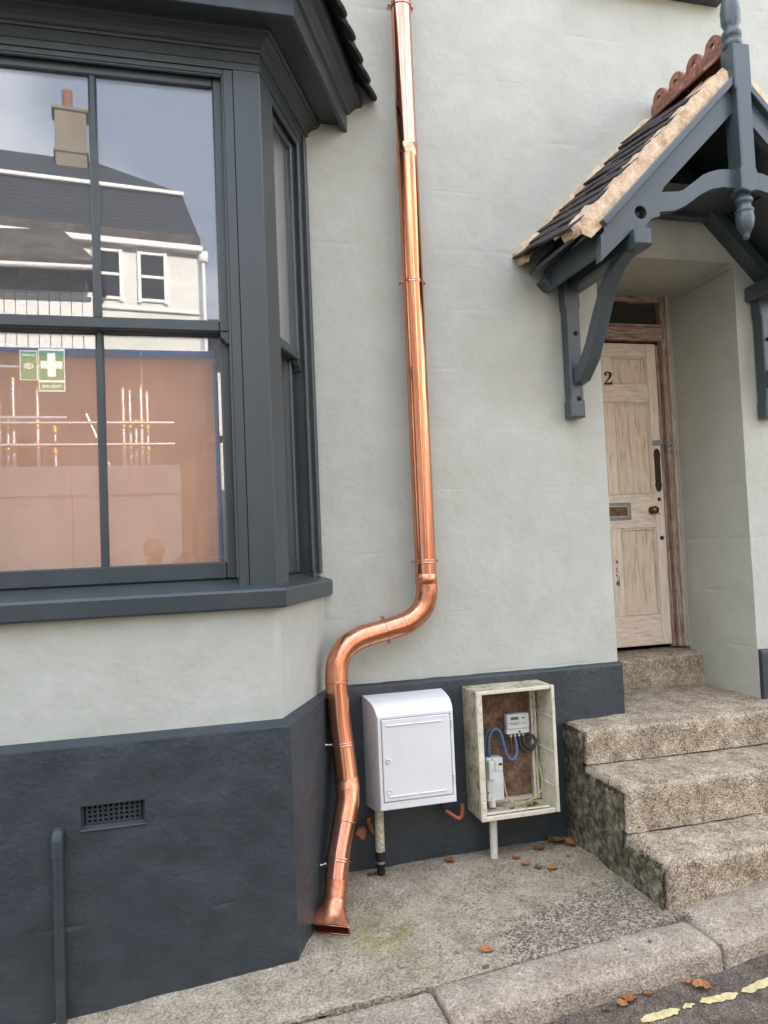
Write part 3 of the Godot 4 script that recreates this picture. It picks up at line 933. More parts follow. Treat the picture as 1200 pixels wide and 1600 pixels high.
	var flat := Basis(Vector3(1, 0, 0), Vector3(0, 0, 1), Vector3(0, -1, 0))
	prism(st, PackedVector2Array([Vector2(-1.2, -0.34), Vector2(0.55, -0.34), Vector2(0.55, 0.0), Vector2(0.33, 0.53), Vector2(-0.98, 0.53), Vector2(-1.2, 0.0)]), -1.34, -1.30, Transform3D(flat, Vector3.ZERO), 0.002)
	obj("window_board", st, M.interior, bay)
	st = mb()
	prism(st, PackedVector2Array([Vector2(-1.25, -0.34), Vector2(0.6, -0.34), Vector2(0.6, 0.0), Vector2(0.35, 0.55), Vector2(-1.0, 0.55), Vector2(-1.25, 0.0)]), -3.70, -3.66, Transform3D(flat, Vector3.ZERO), 0.002)
	obj("head_lining", st, M.interior, bay)
	# air brick in the bay's plinth, deep set, and the old painted pipe
	var vent := thing("air_brick", "small painted cast grille air brick in the dark bay plinth", "air vent", Vector3(-0.307, 0.488, 0.685))
	st = mb()
	for i in 11: box(st, Vector3(-0.100 + 0.02 * i, 0.006, -0.028), Vector3(0.0095, 0.084, 0.010), 0.002)
	for j in 5: box(st, Vector3(0, -0.030 + 0.018 * j, -0.029), Vector3(0.216, 0.0085, 0.0085), 0.002)
	obj("grille", st, M.plinth, vent)
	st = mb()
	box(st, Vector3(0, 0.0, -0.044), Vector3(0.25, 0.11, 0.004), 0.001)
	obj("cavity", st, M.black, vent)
	st = mb()   # splayed reveal of the opening
	var R := [Vector3(-0.121, -0.048, 0.0), Vector3(0.121, -0.048, 0.0), Vector3(0.121, 0.048, 0.0), Vector3(-0.121, 0.048, 0.0)]
	var I := [Vector3(-0.110, -0.034, -0.024), Vector3(0.110, -0.034, -0.024), Vector3(0.110, 0.047, -0.024), Vector3(-0.110, 0.047, -0.024)]
	var K := [Vector3(-0.112, -0.050, -0.042), Vector3(0.112, -0.050, -0.042), Vector3(0.112, 0.050, -0.042), Vector3(-0.112, 0.050, -0.042)]
	for k in 4:
		var l := (k + 1) % 4
		quad(st, R[k], R[l], I[l], I[k])
		quad(st, I[k], I[l], K[l], K[k])
	box(st, Vector3(0, -0.046, 0.002), Vector3(0.25, 0.007, 0.010), 0.003)
	obj("surround", st, M.plinth, vent)
	var pipe := thing("painted_pipe", "dark painted capped pipe running down the bay plinth below air brick", "pipe", Vector3(-0.511, -0.26, 0.704))
	st = mb(true)
	tube(st, [Vector3(0, 0, 0), Vector3(0, 0.64, 0)], 0.020, 16)
	obj("pipe", st, M.plinth, pipe)
	st = mb(true)
	tube(st, [Vector3(0, 0.62, 0), Vector3(0, 0.68, 0), Vector3(0, 0.70, -0.003), Vector3(0, 0.708, -0.015), Vector3(0, 0.709, -0.03)], [0.0235, 0.0235, 0.0235, 0.022, 0.022], 16)
	obj("elbow_cap", st, M.plinth, pipe)

# ---------------------------------------------------------------- granite steps
func stone(st: SurfaceTool, x0: float, x1: float, y0: float, y1: float, z0: float, z1: float, r := 0.02, tilt := 0.0, amp := 0.006) -> void:
	# a worn block: rounded profile in y-z run along x, roughened, ends closed
	var prof := []
	prof.append(Vector2(z0, y0)); prof.append(Vector2(z0, y1))
	for z in steps(z0, z1 - r, 0.04).slice(1): prof.append(Vector2(z, y1 - tilt * (z - z0)))
	var ye := y1 - tilt * (z1 - z0)
	for k in range(1, 6):
		var a := PI / 2 * (1 - k / 6.0)
		prof.append(Vector2(z1 - r + cos(a) * r, ye - r + sin(a) * r))
	for y in steps(y0, ye - r, 0.035): prof.append(Vector2(z1, y0 + ye - r - y))
	var us := steps(x0, x0 + 0.10, 0.012) + steps(x0 + 0.13, min(x1, x0 + 2.0), 0.035)
	if x1 > x0 + 2.05: us += [x1]
	var last := []
	var cap := []
	for u in us:
		var row := []
		var e: float = r * 0.9 * (1 - sqrt(maxf(0, 1 - pow(maxf(0, 1 - (u - x0) / (r * 1.2)), 2))))
		for p in prof:
			var yz := Vector2(p.x, p.y)
			if p.y > y0 + 0.02 and p.x > z0 + 0.03:
				yz += Vector2(-e * (1 if p.x > z1 - 0.03 else 0), -e * (1 if p.y > ye - 0.03 else 0))
			var n := fine.get_noise_3d(u * 0.9, p.y * 0.9, p.x * 0.9) * amp + lump.get_noise_3d(u * 3, p.y * 3, p.x * 3) * amp + lump.get_noise_2d(u * 1.1, y1 * 9) * amp * 1.6
			if p.x <= z0 + 0.01 : n = 0
			row.append(Vector3(u, yz.y + (n if p.y > ye - 0.05 else 0.0) * 0.5, yz.x + (n if p.x > z1 - 0.05 else 0.0)))
		if last.size() > 0:
			for k in prof.size() - 1: quad(st, row[k], last[k], last[k + 1], row[k + 1])
		else: cap = row
		last = row
	var idx := PackedVector2Array()
	for p in cap: idx.append(Vector2(p.z, p.y))
	var t := Geometry2D.triangulate_polygon(idx)
	for i in range(0, t.size(), 3):
		var a: Vector3 = cap[t[i]]
		var b: Vector3 = cap[t[i + 1]]
		var c: Vector3 = cap[t[i + 2]]
		if (b - a).cross(c - a).x > 0: tri(st, a, c, b)
		else: tri(st, a, b, c)

func build_steps() -> void:
	var s := thing("stone_steps", "worn grey granite entrance steps with a mossy rendered side", "steps")
	var st := mb(true)
	stone(st, 2.0, 6.0, 0.318, 0.520, -0.60, 0.262, 0.026, 0.028, 0.010)
	obj("landing", st, M.granite, s)
	st = mb(true)
	stone(st, 2.0, 6.0, 0.088, 0.312, 0.20, 0.612, 0.028, 0.02, 0.010)
	obj("step", st, M.granite, s)
	st = mb(true)
	stone(st, 2.0, 6.0, -0.35, 0.084, 0.50, 0.925, 0.028, 0.03, 0.012)
	obj("step", st, M.granite, s)
	st = mb(true)
	stone(st, 2.365, 3.298, 0.49, 0.735, -0.75, -0.51, 0.03, 0.12)
	obj("threshold", st, M.granite, s)
	st = mb(true)   # rough mossy side skin under the treads
	for q in [[0.03, 0.245, 0.480, 0.26], [0.245, 0.60, 0.272, 0.61], [0.60, 0.905, 0.035, 0.905]]:
		sheet(st, Vector3(1.988, 0, 0.0), Vector3(0, 0, 1), Vector3.UP, steps(q[0], q[1], 0.018), steps(-0.30, q[2], 0.018), func(u, v, _p):
			var e: float = smoothstep(0.0, 0.025, q[2] + 0.004 - v)
			return -0.013 * (1.0 - e) + (0.006 + lump.get_noise_2d(u * 4, v * 4) * 0.012 + fine.get_noise_2d(u * 1.2, v * 1.2) * 0.005) * e)
	obj("side_skin", st, M.moss_wall, s)
	# moss cushions along the arrises of the side
	var mm := MultiMesh.new()
	mm.transform_format = MultiMesh.TRANSFORM_3D
	var b := mb(true)
	lathe(b, [Vector2(0.0001, 1), Vector2(0.7, 0.7), Vector2(1, 0), Vector2(0.0001, -0.3)], 6)
	b.generate_normals()
	mm.mesh = b.commit()
	var list := []
	for i in 2600:
		var u := rng.randf_range(0.02, 0.90)
		var top := 0.49 if u < 0.25 else 0.28 if u < 0.60 else 0.05
		var v := top - absf(rng.randfn(0.0, 0.07))
		if u > 0.6: v = top - rng.randf() * 0.22
		if v < gy(2.0, u) - 0.02: continue
		if lump.get_noise_2d(u * 6, v * 6) < -0.12: continue
		list.append(Vector2(u, v))
	mm.instance_count = list.size()
	for i in list.size():
		var k := rng.randf_range(0.002, 0.0065)
		mm.set_instance_transform(i, Transform3D(Basis.from_scale(Vector3(k * 0.6, k, k)).rotated(Vector3.UP, rng.randf() * TAU), Vector3(1.984 + rng.randf() * 0.008, list[i].y, list[i].x)))
	var mi := MultiMeshInstance3D.new()
	mi.name = "moss_cushions"
	mi.multimesh = mm
	mi.material_override = M.moss
	mi.set_meta("kind", "stuff")
	s.add_child(mi)

# ---------------------------------------------------------------- the old door in its recess
func build_door() -> void:
	var fr := thing("door_frame", "stripped weathered timber door frame with a dark glazed light above", "door frame", Vector3(2.83, 0.74, -0.66))
	# jambs: stepped mouldings, right hand one in view
	for s in [-1, 1]:
		var st := mb()
		box(st, Vector3(s * 0.421, 1.21, -0.02), Vector3(0.022, 2.42, 0.06), 0.004)
		box(st, Vector3(s * 0.401, 1.21, -0.012), Vector3(0.016, 2.42, 0.06), 0.006)
		box(st, Vector3(s * 0.379, 1.04, -0.045), Vector3(0.026, 2.08, 0.035), 0.003)
		obj("jamb", st, M.frame_wood, fr)
		st = mb()
		box(st, Vector3(s * 0.447, 1.21, -0.005), Vector3(0.028, 2.42, 0.06), 0.006)
		obj("architrave", st, M.frame_pale, fr)
		st = mb()
		box(st, Vector3(s * 0.4655, 1.21, 0.004), Vector3(0.008, 2.42, 0.05), 0.003)
		obj("bead", st, M.wall, fr)
	var st := mb()
	box(st, Vector3(0, 2.145, -0.02), Vector3(0.784, 0.09, 0.085), 0.004)
	box(st, Vector3(0, 2.196, 0.0), Vector3(0.784, 0.012, 0.10), 0.004)
	box(st, Vector3(0, 2.112, 0.012), Vector3(0.784, 0.016, 0.04), 0.005)
	obj("transom", st, M.frame_across, fr)
	st = mb()
	box(st, Vector3(0, 2.395, -0.02), Vector3(0.784, 0.05, 0.06), 0.004)
	obj("head", st, M.frame_across, fr)
	st = mb()
	box(st, Vector3(0, 2.285, -0.035), Vector3(0.79, 0.175, 0.005), 0.001)
	obj("pane", st, M.dusty_glass, fr)
	# leaf
	var d := thing("front_door", "old stripped pine panelled door with a black number 2", "door", Vector3(2.81, 0.762, -0.67))
	var piece := func(called: String, x0: float, x1: float, y0: float, y1: float, z: float, th: float, m: Material, bev := 0.004):
		var b := mb()
		box(b, Vector3((x0 + x1) / 2, (y0 + y1) / 2, z - th / 2), Vector3(x1 - x0, y1 - y0, th), bev)
		return obj(called, b, m, d)
	var top := 2.06
	for s in [-1, 1]:
		piece.call("stile", s * 0.375 if s < 0 else 0.303, -0.303 if s < 0 else 0.375, 0.0, top, 0.0, 0.044, M.door)
	piece.call("bottom_rail", -0.3025, 0.3025, 0.0, 0.203, -0.001, 0.042, M.door_rail)
	piece.call("lock_rail", -0.3025, 0.3025, 0.793, 1.023, -0.001, 0.042, M.door_rail)
	piece.call("upper_rail", -0.3025, 0.3025, 1.653, 1.778, -0.001, 0.042, M.door_rail)
	piece.call("top_rail", -0.3025, 0.3025, 1.968, top, -0.001, 0.042, M.door_rail)
	for r in [[0.2035, 0.7925], [1.0235, 1.6525], [1.7785, 1.9675]]:
		piece.call("muntin", -0.045, 0.035, r[0], r[1], -0.002, 0.040, M.door)
		for c in [[-0.302, -0.0455], [0.0355, 0.302]]:
			piece.call("panel", c[0], c[1], r[0], r[1], -0.016, 0.014, M.door_panel, 0.001)
			var b := mb()   # moulding round the panel
			var w := 0.016
			for q in [[c[0] + w / 2, (r[0] + r[1]) / 2, w, r[1] - r[0]], [c[1] - w / 2, (r[0] + r[1]) / 2, w, r[1] - r[0]]]:
				box(b, Vector3(q[0], q[1], -0.010), Vector3(q[2], q[3], 0.013), 0.005)
			for y in [r[0] + w / 2, r[1] - w / 2]:
				box(b, Vector3((c[0] + c[1]) / 2, y, -0.0105), Vector3(c[1] - c[0] - 2 * w, w, 0.012), 0.005)
			obj("panel_moulding", b, M.door_panel, d)
	# number, letter plate, knob, push plate, locks
	var font := SystemFont.new()
	font.font_names = PackedStringArray(["Droid Serif"])
	font.font_weight = 700
	var tm := TextMesh.new()
	tm.text = "2"
	tm.font = font
	tm.font_size = 96
	tm.pixel_size = 0.00128
	tm.depth = 0.006
	var two := mesh_obj("number", tm, M.rust, d, Transform3D(Basis.IDENTITY, Vector3(0.0, 1.815, 0.002)))
	two.set_meta("label", "dark metal numeral 2 on the door's middle stile")
	var lp := piece.call("letter_plate", -0.115, 0.115, 0.85, 0.968, 0.005, 0.006, mat(c8(128, 134, 136), 1.0, 0.5, null, 0.0, 0.6)) as MeshInstance3D
	var b := mb()
	box(b, Vector3(0, 0.909, 0.008), Vector3(0.165, 0.062, 0.006), 0.002)
	obj("flap", b, M.chipboard, lp)
	b = mb()
	for s in [-1, 1]:
		box(b, Vector3(s * 0.0865, 0.909, 0.008), Vector3(0.007, 0.076, 0.010), 0.002)
		box(b, Vector3(0, 0.909 + s * 0.0345, 0.008), Vector3(0.166, 0.007, 0.009), 0.002)
	obj("rim", b, M.steel, lp)
	b = mb(true)
	lathe(b, [Vector2(0.0001, 0.0), Vector2(0.026, 0.0), Vector2(0.026, 0.004), Vector2(0.011, 0.008), Vector2(0.010, 0.024), Vector2(0.022, 0.032), Vector2(0.028, 0.042), Vector2(0.024, 0.052), Vector2(0.010, 0.057), Vector2(0.0001, 0.058)], 24, Transform3D(Basis(Vector3(1, 0, 0), Vector3(0, 0, 1), Vector3(0, -1, 0)), Vector3(0.275, 0.911, 0.0)))
	obj("knob", b, M.brass, d)
	b = mb()
	var plate := PackedVector2Array()
	for p in [[-0.02, -0.13], [-0.026, -0.10], [-0.022, -0.085], [-0.022, 0.085], [-0.026, 0.10], [-0.02, 0.13], [-0.008, 0.148], [0.008, 0.148], [0.02, 0.13], [0.026, 0.10], [0.022, 0.085], [0.022, -0.085], [0.026, -0.10], [0.02, -0.13], [0.008, -0.148], [-0.008, -0.148]]:
		plate.append(Vector2(p[0], p[1]))
	prism(b, plate, 0.0, 0.008, Transform3D(Basis.IDENTITY, Vector3(0.338, 1.185, 0.0)), 0.002)
	obj("push_plate", b, M.rust, d)
	for q in [[0.338, 0.985, 0.013], [0.342, 0.72, 0.015], [0.332, 0.885, 0.005]]:
		b = mb(true)
		lathe(b, [Vector2(0.0001, 0.006), Vector2(q[2] * 0.5, 0.005), Vector2(q[2] * 0.55, 0.002), Vector2(q[2] * 0.75, 0.006), Vector2(q[2], 0.003), Vector2(q[2], -0.002)], 18, Transform3D(Basis(Vector3(1, 0, 0), Vector3(0, 0, 1), Vector3(0, -1, 0)), Vector3(q[0], q[1], 0.0)))
		obj("keyhole", b, M.rust, d)
	b = mb()   # torn patch of bare wood splinters on the lower muntin
	for i in 16: box(b, Vector3(-0.012 + rng.randf_range(-0.012, 0.012), 0.50 + rng.randf_range(-0.09, 0.09), -0.001), Vector3(rng.randf_range(0.003, 0.007), rng.randf_range(0.01, 0.03), 0.004), 0.001)
	obj("splinters", b, M.chipboard, d)
	# hasp and padlock
	var hp := thing("hasp", "shiny steel hasp and staple across door edge and frame", "hasp", Vector3(3.19, 2.135, -0.668))
	b = mb()
	box(b, Vector3(-0.03, 0, 0.003), Vector3(0.085, 0.036, 0.005), 0.0015)
	obj("strap", b, M.steel, hp)
	b = mb()
	box(b, Vector3(0.052, 0, 0.006), Vector3(0.065, 0.032, 0.006), 0.0015)
	obj("staple_plate", b, M.steel, hp)
	b = mb(true)
	tube(b, [Vector3(0.05, -0.012, 0.008), Vector3(0.05, -0.010, 0.026), Vector3(0.05, 0.0, 0.031), Vector3(0.05, 0.010, 0.026), Vector3(0.05, 0.012, 0.008)], 0.0035, 10)
	obj("staple", b, M.steel, hp)
	var pk := thing("padlock", "small steel padlock hanging from the door hasp", "padlock", Vector3(3.245, 2.085, -0.645))
	b = mb()
	box(b, Vector3(0, 0.0, 0.0), Vector3(0.036, 0.032, 0.016), 0.004)
	obj("body", b, M.steel, pk)
	b = mb(true)
	tube(b, [Vector3(-0.011, 0.014, 0), Vector3(-0.011, 0.034, 0), Vector3(-0.006, 0.046, 0), Vector3(0.004, 0.046, 0), Vector3(0.011, 0.034, 0), Vector3(0.011, 0.014, 0)], 0.003, 10)
	obj("shackle", b, M.steel, pk)

# ---------------------------------------------------------------- gabled porch canopy
const PX := 2.80
func build_porch() -> void:
	var p := thing("porch_canopy", "gabled timber porch canopy with carved bargeboards and tiled roof", "porch")
	var st: SurfaceTool
	for s in [-1, 1]:
		var X := func(x: float) -> float: return PX + s * (PX - x)   # x given for the left side, mirrored for the right
		# wall post with stopped chamfers
		st = mb()
		var x := (2.107 + 2.197) / 2
		var outl := PackedVector2Array()
		for q in [[-0.045, -0.39], [0.045, -0.39], [0.045, -0.30], [0.038, -0.285], [0.038, 0.22], [0.045, 0.235], [0.045, 0.395], [-0.045, 0.395], [-0.045, 0.235], [-0.038, 0.22], [-0.038, -0.285], [-0.045, -0.30]]:
			outl.append(Vector2(q[0], q[1]))
		prism(st, outl, 0.006, 0.088, Transform3D(Basis.IDENTITY, Vector3(X.call(x), 2.57, 0)), 0.007)
		obj("wall_post", st, M.paint_new, p)
		for y in [2.655, 2.285]:
			st = mb(true)
			lathe(st, [Vector2(0.0001, 0.014), Vector2(0.008, 0.013), Vector2(0.0095, 0.008), Vector2(0.011, 0.004), Vector2(0.014, 0.002), Vector2(0.014, -0.004)], 10, Transform3D(Basis(Vector3(1, 0, 0), Vector3(0, 0, 1), Vector3(0, -1, 0)), Vector3(X.call(x + 0.008), y, 0.088)))
			obj("coach_bolt", st, M.black, p)
		# outrigger beam with a bevelled end
		st = mb()
		box(st, Vector3(X.call(2.19), 2.948, 0.375), Vector3(0.098, 0.092, 0.74), 0.012)
		obj("beam", st, M.paint_new, p)
		# curved brace
		st = mb()
		var br := PackedVector2Array()
		var lo := [Vector2(0.09, 2.36), Vector2(0.16, 2.37), Vector2(0.27, 2.46), Vector2(0.36, 2.60), Vector2(0.45, 2.745), Vector2(0.55, 2.85), Vector2(0.66, 2.90)]
		var hi := [Vector2(0.52, 2.905), Vector2(0.42, 2.83), Vector2(0.32, 2.70), Vector2(0.23, 2.565), Vector2(0.15, 2.475), Vector2(0.09, 2.455)]
		for v in lo + hi: br.append(v)
		prism(st, br, -0.033, 0.033, Transform3D(Basis(Vector3(0, 0, 1), Vector3(0, 1, 0), Vector3(-1, 0, 0)), Vector3(X.call(2.165), 0, 0)), 0.006)
		obj("brace", st, M.paint_new, p)
		# carved bargeboard: one board with the arched tie
		var board := PackedVector2Array()
		for v in [[2.80, 3.832], [2.002, 3.027], [1.999, 2.973], [1.981, 2.959], [1.973, 2.827], [2.161, 2.999], [2.228, 3.004], [2.238, 3.028], [2.255, 3.048], [2.282, 3.064], [2.311, 3.070], [2.313, 3.093], [2.393, 3.105], [2.457, 3.132], [2.511, 3.169], [2.56, 3.203], [2.62, 3.232], [2.689, 3.248], [2.80, 3.248], [2.80, 3.343], [2.73, 3.343], [2.669, 3.336], [2.615, 3.32], [2.573, 3.301], [2.53, 3.268], [2.49, 3.239], [2.455, 3.215], [2.426, 3.205], [2.33, 3.194], [2.345, 3.221], [2.759, 3.631], [2.80, 3.672]]:
			board.append(Vector2(X.call(v[0]), v[1]))
		var csg := CSGCombiner3D.new()
		csg.name = "bargeboard"
		p.add_child(csg, true)
		var cp := CSGPolygon3D.new()
		cp.polygon = board
		cp.depth = 0.045
		cp.position = Vector3(0, 0, 0.70)
		cp.material = M.paint_new
		csg.add_child(cp)
		var hole := CSGCylinder3D.new()
		hole.radius = 0.033
		hole.height = 0.07
		hole.sides = 28
		hole.operation = CSGShape3D.OPERATION_SUBTRACTION
		hole.rotation.x = PI / 2
		hole.position = Vector3(X.call(2.205), 3.083, 0.70)
		hole.material = M.paint_new
		csg.add_child(hole)
		st = mb(true)
		lathe(st, [Vector2(0.0001, 0.012), Vector2(0.010, 0.011), Vector2(0.014, 0.006), Vector2(0.022, 0.002), Vector2(0.031, 0.0), Vector2(0.031, -0.01)], 18, Transform3D(Basis(Vector3(1, 0, 0), Vector3(0, 0, 1), Vector3(0, -1, 0)), Vector3(X.call(2.205), 3.083, 0.667)))
		obj("boss", st, M.black, p)
		# moulding strip along the top of the bargeboard
		st = mb()
		bar(st, Vector3(X.call(1.985), 3.005, 0.711), Vector3(X.call(2.80), 3.832, 0.711), 0.034, 0.046, 0.004, Vector3(0, 0, 1))
		obj("verge_strip", st, M.paint_new, p)
		# fascia along the eaves, second rafter at the wall, boards under the tiles
		st = mb()
		box(st, Vector3(X.call(2.03), 2.965, 0.325), Vector3(0.022, 0.13, 0.62), 0.003)
		obj("eaves_fascia", st, M.paint_new, p)
		st = mb()
		bar(st, Vector3(X.call(2.0), 2.93, 0.05), Vector3(X.call(2.80), 3.75, 0.05), 0.07, 0.11, 0.004, Vector3(0, 0, 1))
		obj("rafter", st, M.paint_new, p)
		st = mb()
		bar(st, Vector3(X.call(1.93), 3.005, 0.35), Vector3(X.call(2.80), 3.885, 0.35), 0.66, 0.018, 0.002, Vector3(0, 1, 0))
		obj("roof_boards", st, M.paint_new, p)
		# tiles: twelve courses
		var tile := mb()
		box(tile, Vector3.ZERO, Vector3(0.160, 0.255, 0.015), 0.004)
		tile.generate_normals()
		var tm := tile.commit()
		var sl := Vector3(s * -0.711 * -1.0, 0, 0)
		var up := Vector3(-s * 0.709, 0.705, 0) if s > 0 else Vector3(0.709, 0.705, 0)
		var nor := Vector3(s * 0.705, 0.709, 0)
		var total := 1.27
		for c in 11:
			var f := c * 0.102
			var n := 4
			for k in n:
				var z := 0.10 + k * 0.163 - (0.08 if c % 2 == 1 else 0.0)
				if z < 0.03 or z > 0.62: continue
				var base := Vector3(X.call(1.868), 3.062 - 0.15 * z, 0) + up * f
				var tilt := 0.085 + rng.randf_range(-0.015, 0.03)
				var zz := Vector3(0, -0.15, 1).normalized() * (1.0 if s > 0 else -1.0)
				var lift := tilt + rng.randf() * 0.03
				var ty := (up - up.dot(zz) * zz).normalized()
				ty = (ty * cos(lift) - nor * sin(lift)).normalized()
				var tx := (zz - zz.dot(ty) * ty).normalized()
				var bs := Basis(tx, ty, tx.cross(ty)).rotated(nor, rng.randf_range(-0.04, 0.04))
				var o := base + up * (0.127 + rng.randf_range(-0.015, 0.015)) + nor * (0.030 + rng.randf() * 0.008) + Vector3(0, 0, z)
				mesh_obj("roof_tile", tm, M.tile, p, Transform3D(bs, o))
		# broken pinkish tile ends bedded at the verge
		for c in 12:
			if rng.randf() < 0.25: continue
			var bt := mb()
			var q := Vector3(X.call(1.90), 3.085 - 0.15 * 0.52, 0.50 + rng.randf_range(-0.02, 0.03)) + up * (c * 0.102 + 0.03) + nor * 0.040
			box(bt, Vector3.ZERO, Vector3(0.05, 0.13, 0.016), 0.004)
			var o := obj("tile_slip", bt, M.tile_pink, p)
			o.transform = Transform3D(Basis(Vector3(0, 0, 1) , up, Vector3(0, 0, 1).cross(up)).rotated(nor, rng.randf_range(-0.15, 0.15)), q)
		# mortar: bedded along the verge and flaunched against the wall
		for strip in [[0.500, 0.722, 0.030, 0.0], [-0.02, 0.105, 0.045, 0.02]]:
			st = mb(true)
			var last := []
			for i in 61:
				var f := total * i / 60.0
				var row := []
				var edge := fine.get_noise_2d(f * 2.2, strip[0] * 9) * 0.035 + (0.03 if int(f / 0.102) % 2 == 0 else 0.0)
				for k in 10:
					var t := k / 9.0
					var z0: float = strip[0] + (edge if strip[3] == 0.0 else 0.0)
					var z1: float = strip[1] + (edge if strip[3] > 0.0 else 0.0)
					if strip[3] == 0.0: z1 += fine.get_noise_2d(f * 1.5, 2) * 0.008
					var z := lerpf(z0, z1, t)
					var prof := 1.0
					if strip[3] == 0.0:
						prof = smoothstep(0.0, 0.22, t) * (1.0 - smoothstep(0.9, 1.0, t) * 0.25)
						if k == 9:
							prof = -2.2
							z = 0.70
					else:
						prof = 1.0 - smoothstep(0.35, 1.0, t) * 1.3
					var h: float = strip[2] * prof + fine.get_noise_2d(f * 0.8, z * 1.5) * 0.010 + lump.get_noise_2d(f * 4, z * 5) * 0.014
					if i == 0 or i == 60: h = -0.02
					row.append(Vector3(X.call(1.868), 3.062 - 0.15 * z, z) + up * (f + (0.02 * fine.get_noise_2d(z * 2, 8))) + nor * (0.012 + h))
				if last.size() > 0:
					for k in 9:
						if s < 0: quad(st, row[k], last[k], last[k + 1], row[k + 1])
						else: quad(st, last[k], row[k], row[k + 1], last[k + 1])
				last = row
			obj("mortar_bed" if strip[3] == 0.0 else "mortar_fillet", st, M.mortar, p)
	# king post with stopped chamfers, finial and drop
	st = mb()
	var kp := PackedVector2Array()
	for q in [[-0.05, -0.39], [0.0, -0.405], [0.05, -0.39], [0.05, -0.29], [0.043, -0.275], [0.043, 0.12], [0.05, 0.135], [0.05, 0.37], [-0.05, 0.37], [-0.05, 0.135], [-0.043, 0.12], [-0.043, -0.275], [-0.05, -0.29]]:
		kp.append(Vector2(q[0], q[1]))
	prism(st, kp, 0.645, 0.748, Transform3D(Basis.IDENTITY, Vector3(PX + 0.012, 3.615, 0)), 0.006)
	obj("king_post", st, M.paint_new, p)
	st = mb(true)
	lathe(st, [Vector2(0.0001, 3.98), Vector2(0.048, 3.98), Vector2(0.048, 4.02), Vector2(0.042, 4.027), Vector2(0.034, 4.03), Vector2(0.046, 4.04), Vector2(0.05, 4.057), Vector2(0.046, 4.074), Vector2(0.034, 4.083), Vector2(0.036, 4.10), Vector2(0.048, 4.125), Vector2(0.047, 4.135), Vector2(0.049, 4.145), Vector2(0.048, 4.158), Vector2(0.050, 4.18), Vector2(0.044, 4.22), Vector2(0.034, 4.265), Vector2(0.026, 4.31), Vector2(0.020, 4.37), Vector2(0.022, 4.39), Vector2(0.030, 4.41), Vector2(0.022, 4.44), Vector2(0.0001, 4.455)], 28, Transform3D(Basis.IDENTITY, Vector3(PX + 0.005, 0, 0.69)))
	obj("finial", st, M.paint_new, p)
	st = mb(true)
	lathe(st, [Vector2(0.0001, 2.985), Vector2(0.012, 2.987), Vector2(0.018, 3.0), Vector2(0.016, 3.012), Vector2(0.026, 3.022), Vector2(0.040, 3.05), Vector2(0.046, 3.085), Vector2(0.043, 3.115), Vector2(0.040, 3.120), Vector2(0.046, 3.126), Vector2(0.046, 3.134), Vector2(0.036, 3.15), Vector2(0.031, 3.165), Vector2(0.040, 3.172), Vector2(0.044, 3.185), Vector2(0.040, 3.197), Vector2(0.032, 3.203), Vector2(0.032, 3.235)], 28, Transform3D(Basis.IDENTITY, Vector3(PX + 0.012, 0, 0.695)))
	obj("drop_pendant", st, M.paint_new, p)
	# collar tie boards on the wall under the roof
	st = mb()
	box(st, Vector3(PX, 3.425, 0.20), Vector3(0.86, 0.02, 0.30), 0.003)
	for s in [-1, 1]:
		bar(st, Vector3(PX + s * 0.44, 3.41, 0.345), Vector3(PX + s * 0.80, 3.06, 0.345), 0.62, 0.02, 0.003)
	obj("boarded_soffit", st, M.paint_new, p)
	st = mb()
	box(st, Vector3(PX, 3.415, 0.035), Vector3(0.9, 0.06, 0.055), 0.004)
	obj("wall_collar", st, M.paint_new, p)
	# terracotta cresting: ridge tiles with pierced lobes
	for k in 4:
		var z0 := 0.005 + 0.158 * k
		st = mb()
		for s in [-1, 1]:
			bar(st, Vector3(PX, 4.008, z0 + 0.078), Vector3(PX + s * 0.13, 3.895, z0 + 0.078), 0.155, 0.016, 0.004, Vector3(0, 0, 1).cross(Vector3(s * 0.65, -0.75, 0)))
		var rt := obj("ridge_tile", st, M.terracotta, p)
		var poly := PackedVector2Array()
		for i in 4: poly.append(Vector2(-0.078 + 0.0, 0.0) if i == 0 else Vector2(0.078, 0.0) if i == 1 else Vector2(0.078, 0.06) if i == 2 else Vector2(0.07, 0.075))
		for i in 13:
			var a := PI * i / 12.0
			poly.append(Vector2(cos(a) * 0.058, 0.085 + sin(a) * 0.05))
		poly.append(Vector2(-0.07, 0.075)); poly.append(Vector2(-0.078, 0.06))
		var csg := CSGCombiner3D.new()
		csg.name = "crest"
		rt.add_child(csg, true)
		csg.transform = Transform3D(Basis(Vector3(0, 0, 1), Vector3(0, 1, 0), Vector3(-1, 0, 0)), Vector3(PX, 4.003, z0 + 0.079))
		var cp := CSGPolygon3D.new()
		cp.polygon = poly
		cp.depth = 0.022
		cp.position.z = 0.011
		cp.material = M.terracotta
		csg.add_child(cp)
		var hole := CSGCylinder3D.new()
		hole.radius = 0.020
		hole.height = 0.1
		hole.sides = 20
		hole.rotation.x = PI / 2
		hole.position = Vector3(0, 0.080, 0)
		hole.operation = CSGShape3D.OPERATION_SUBTRACTION
		hole.material = M.terracotta
		csg.add_child(hole)

# ---------------------------------------------------------------- copper downpipe
func spline(pts: Array, per := 8) -> Array:
	var c := Curve3D.new()
	for i in pts.size():
		var a: Vector3 = pts[max(i - 1, 0)]
		var b: Vector3 = pts[min(i + 1, pts.size() - 1)]
		var t := (b - a) / 6.0
		c.add_point(pts[i], -t, t)
	var out := []
	for i in (pts.size() - 1) * per + 1:
		out.append(c.samplef(float(i) / per))
	return out

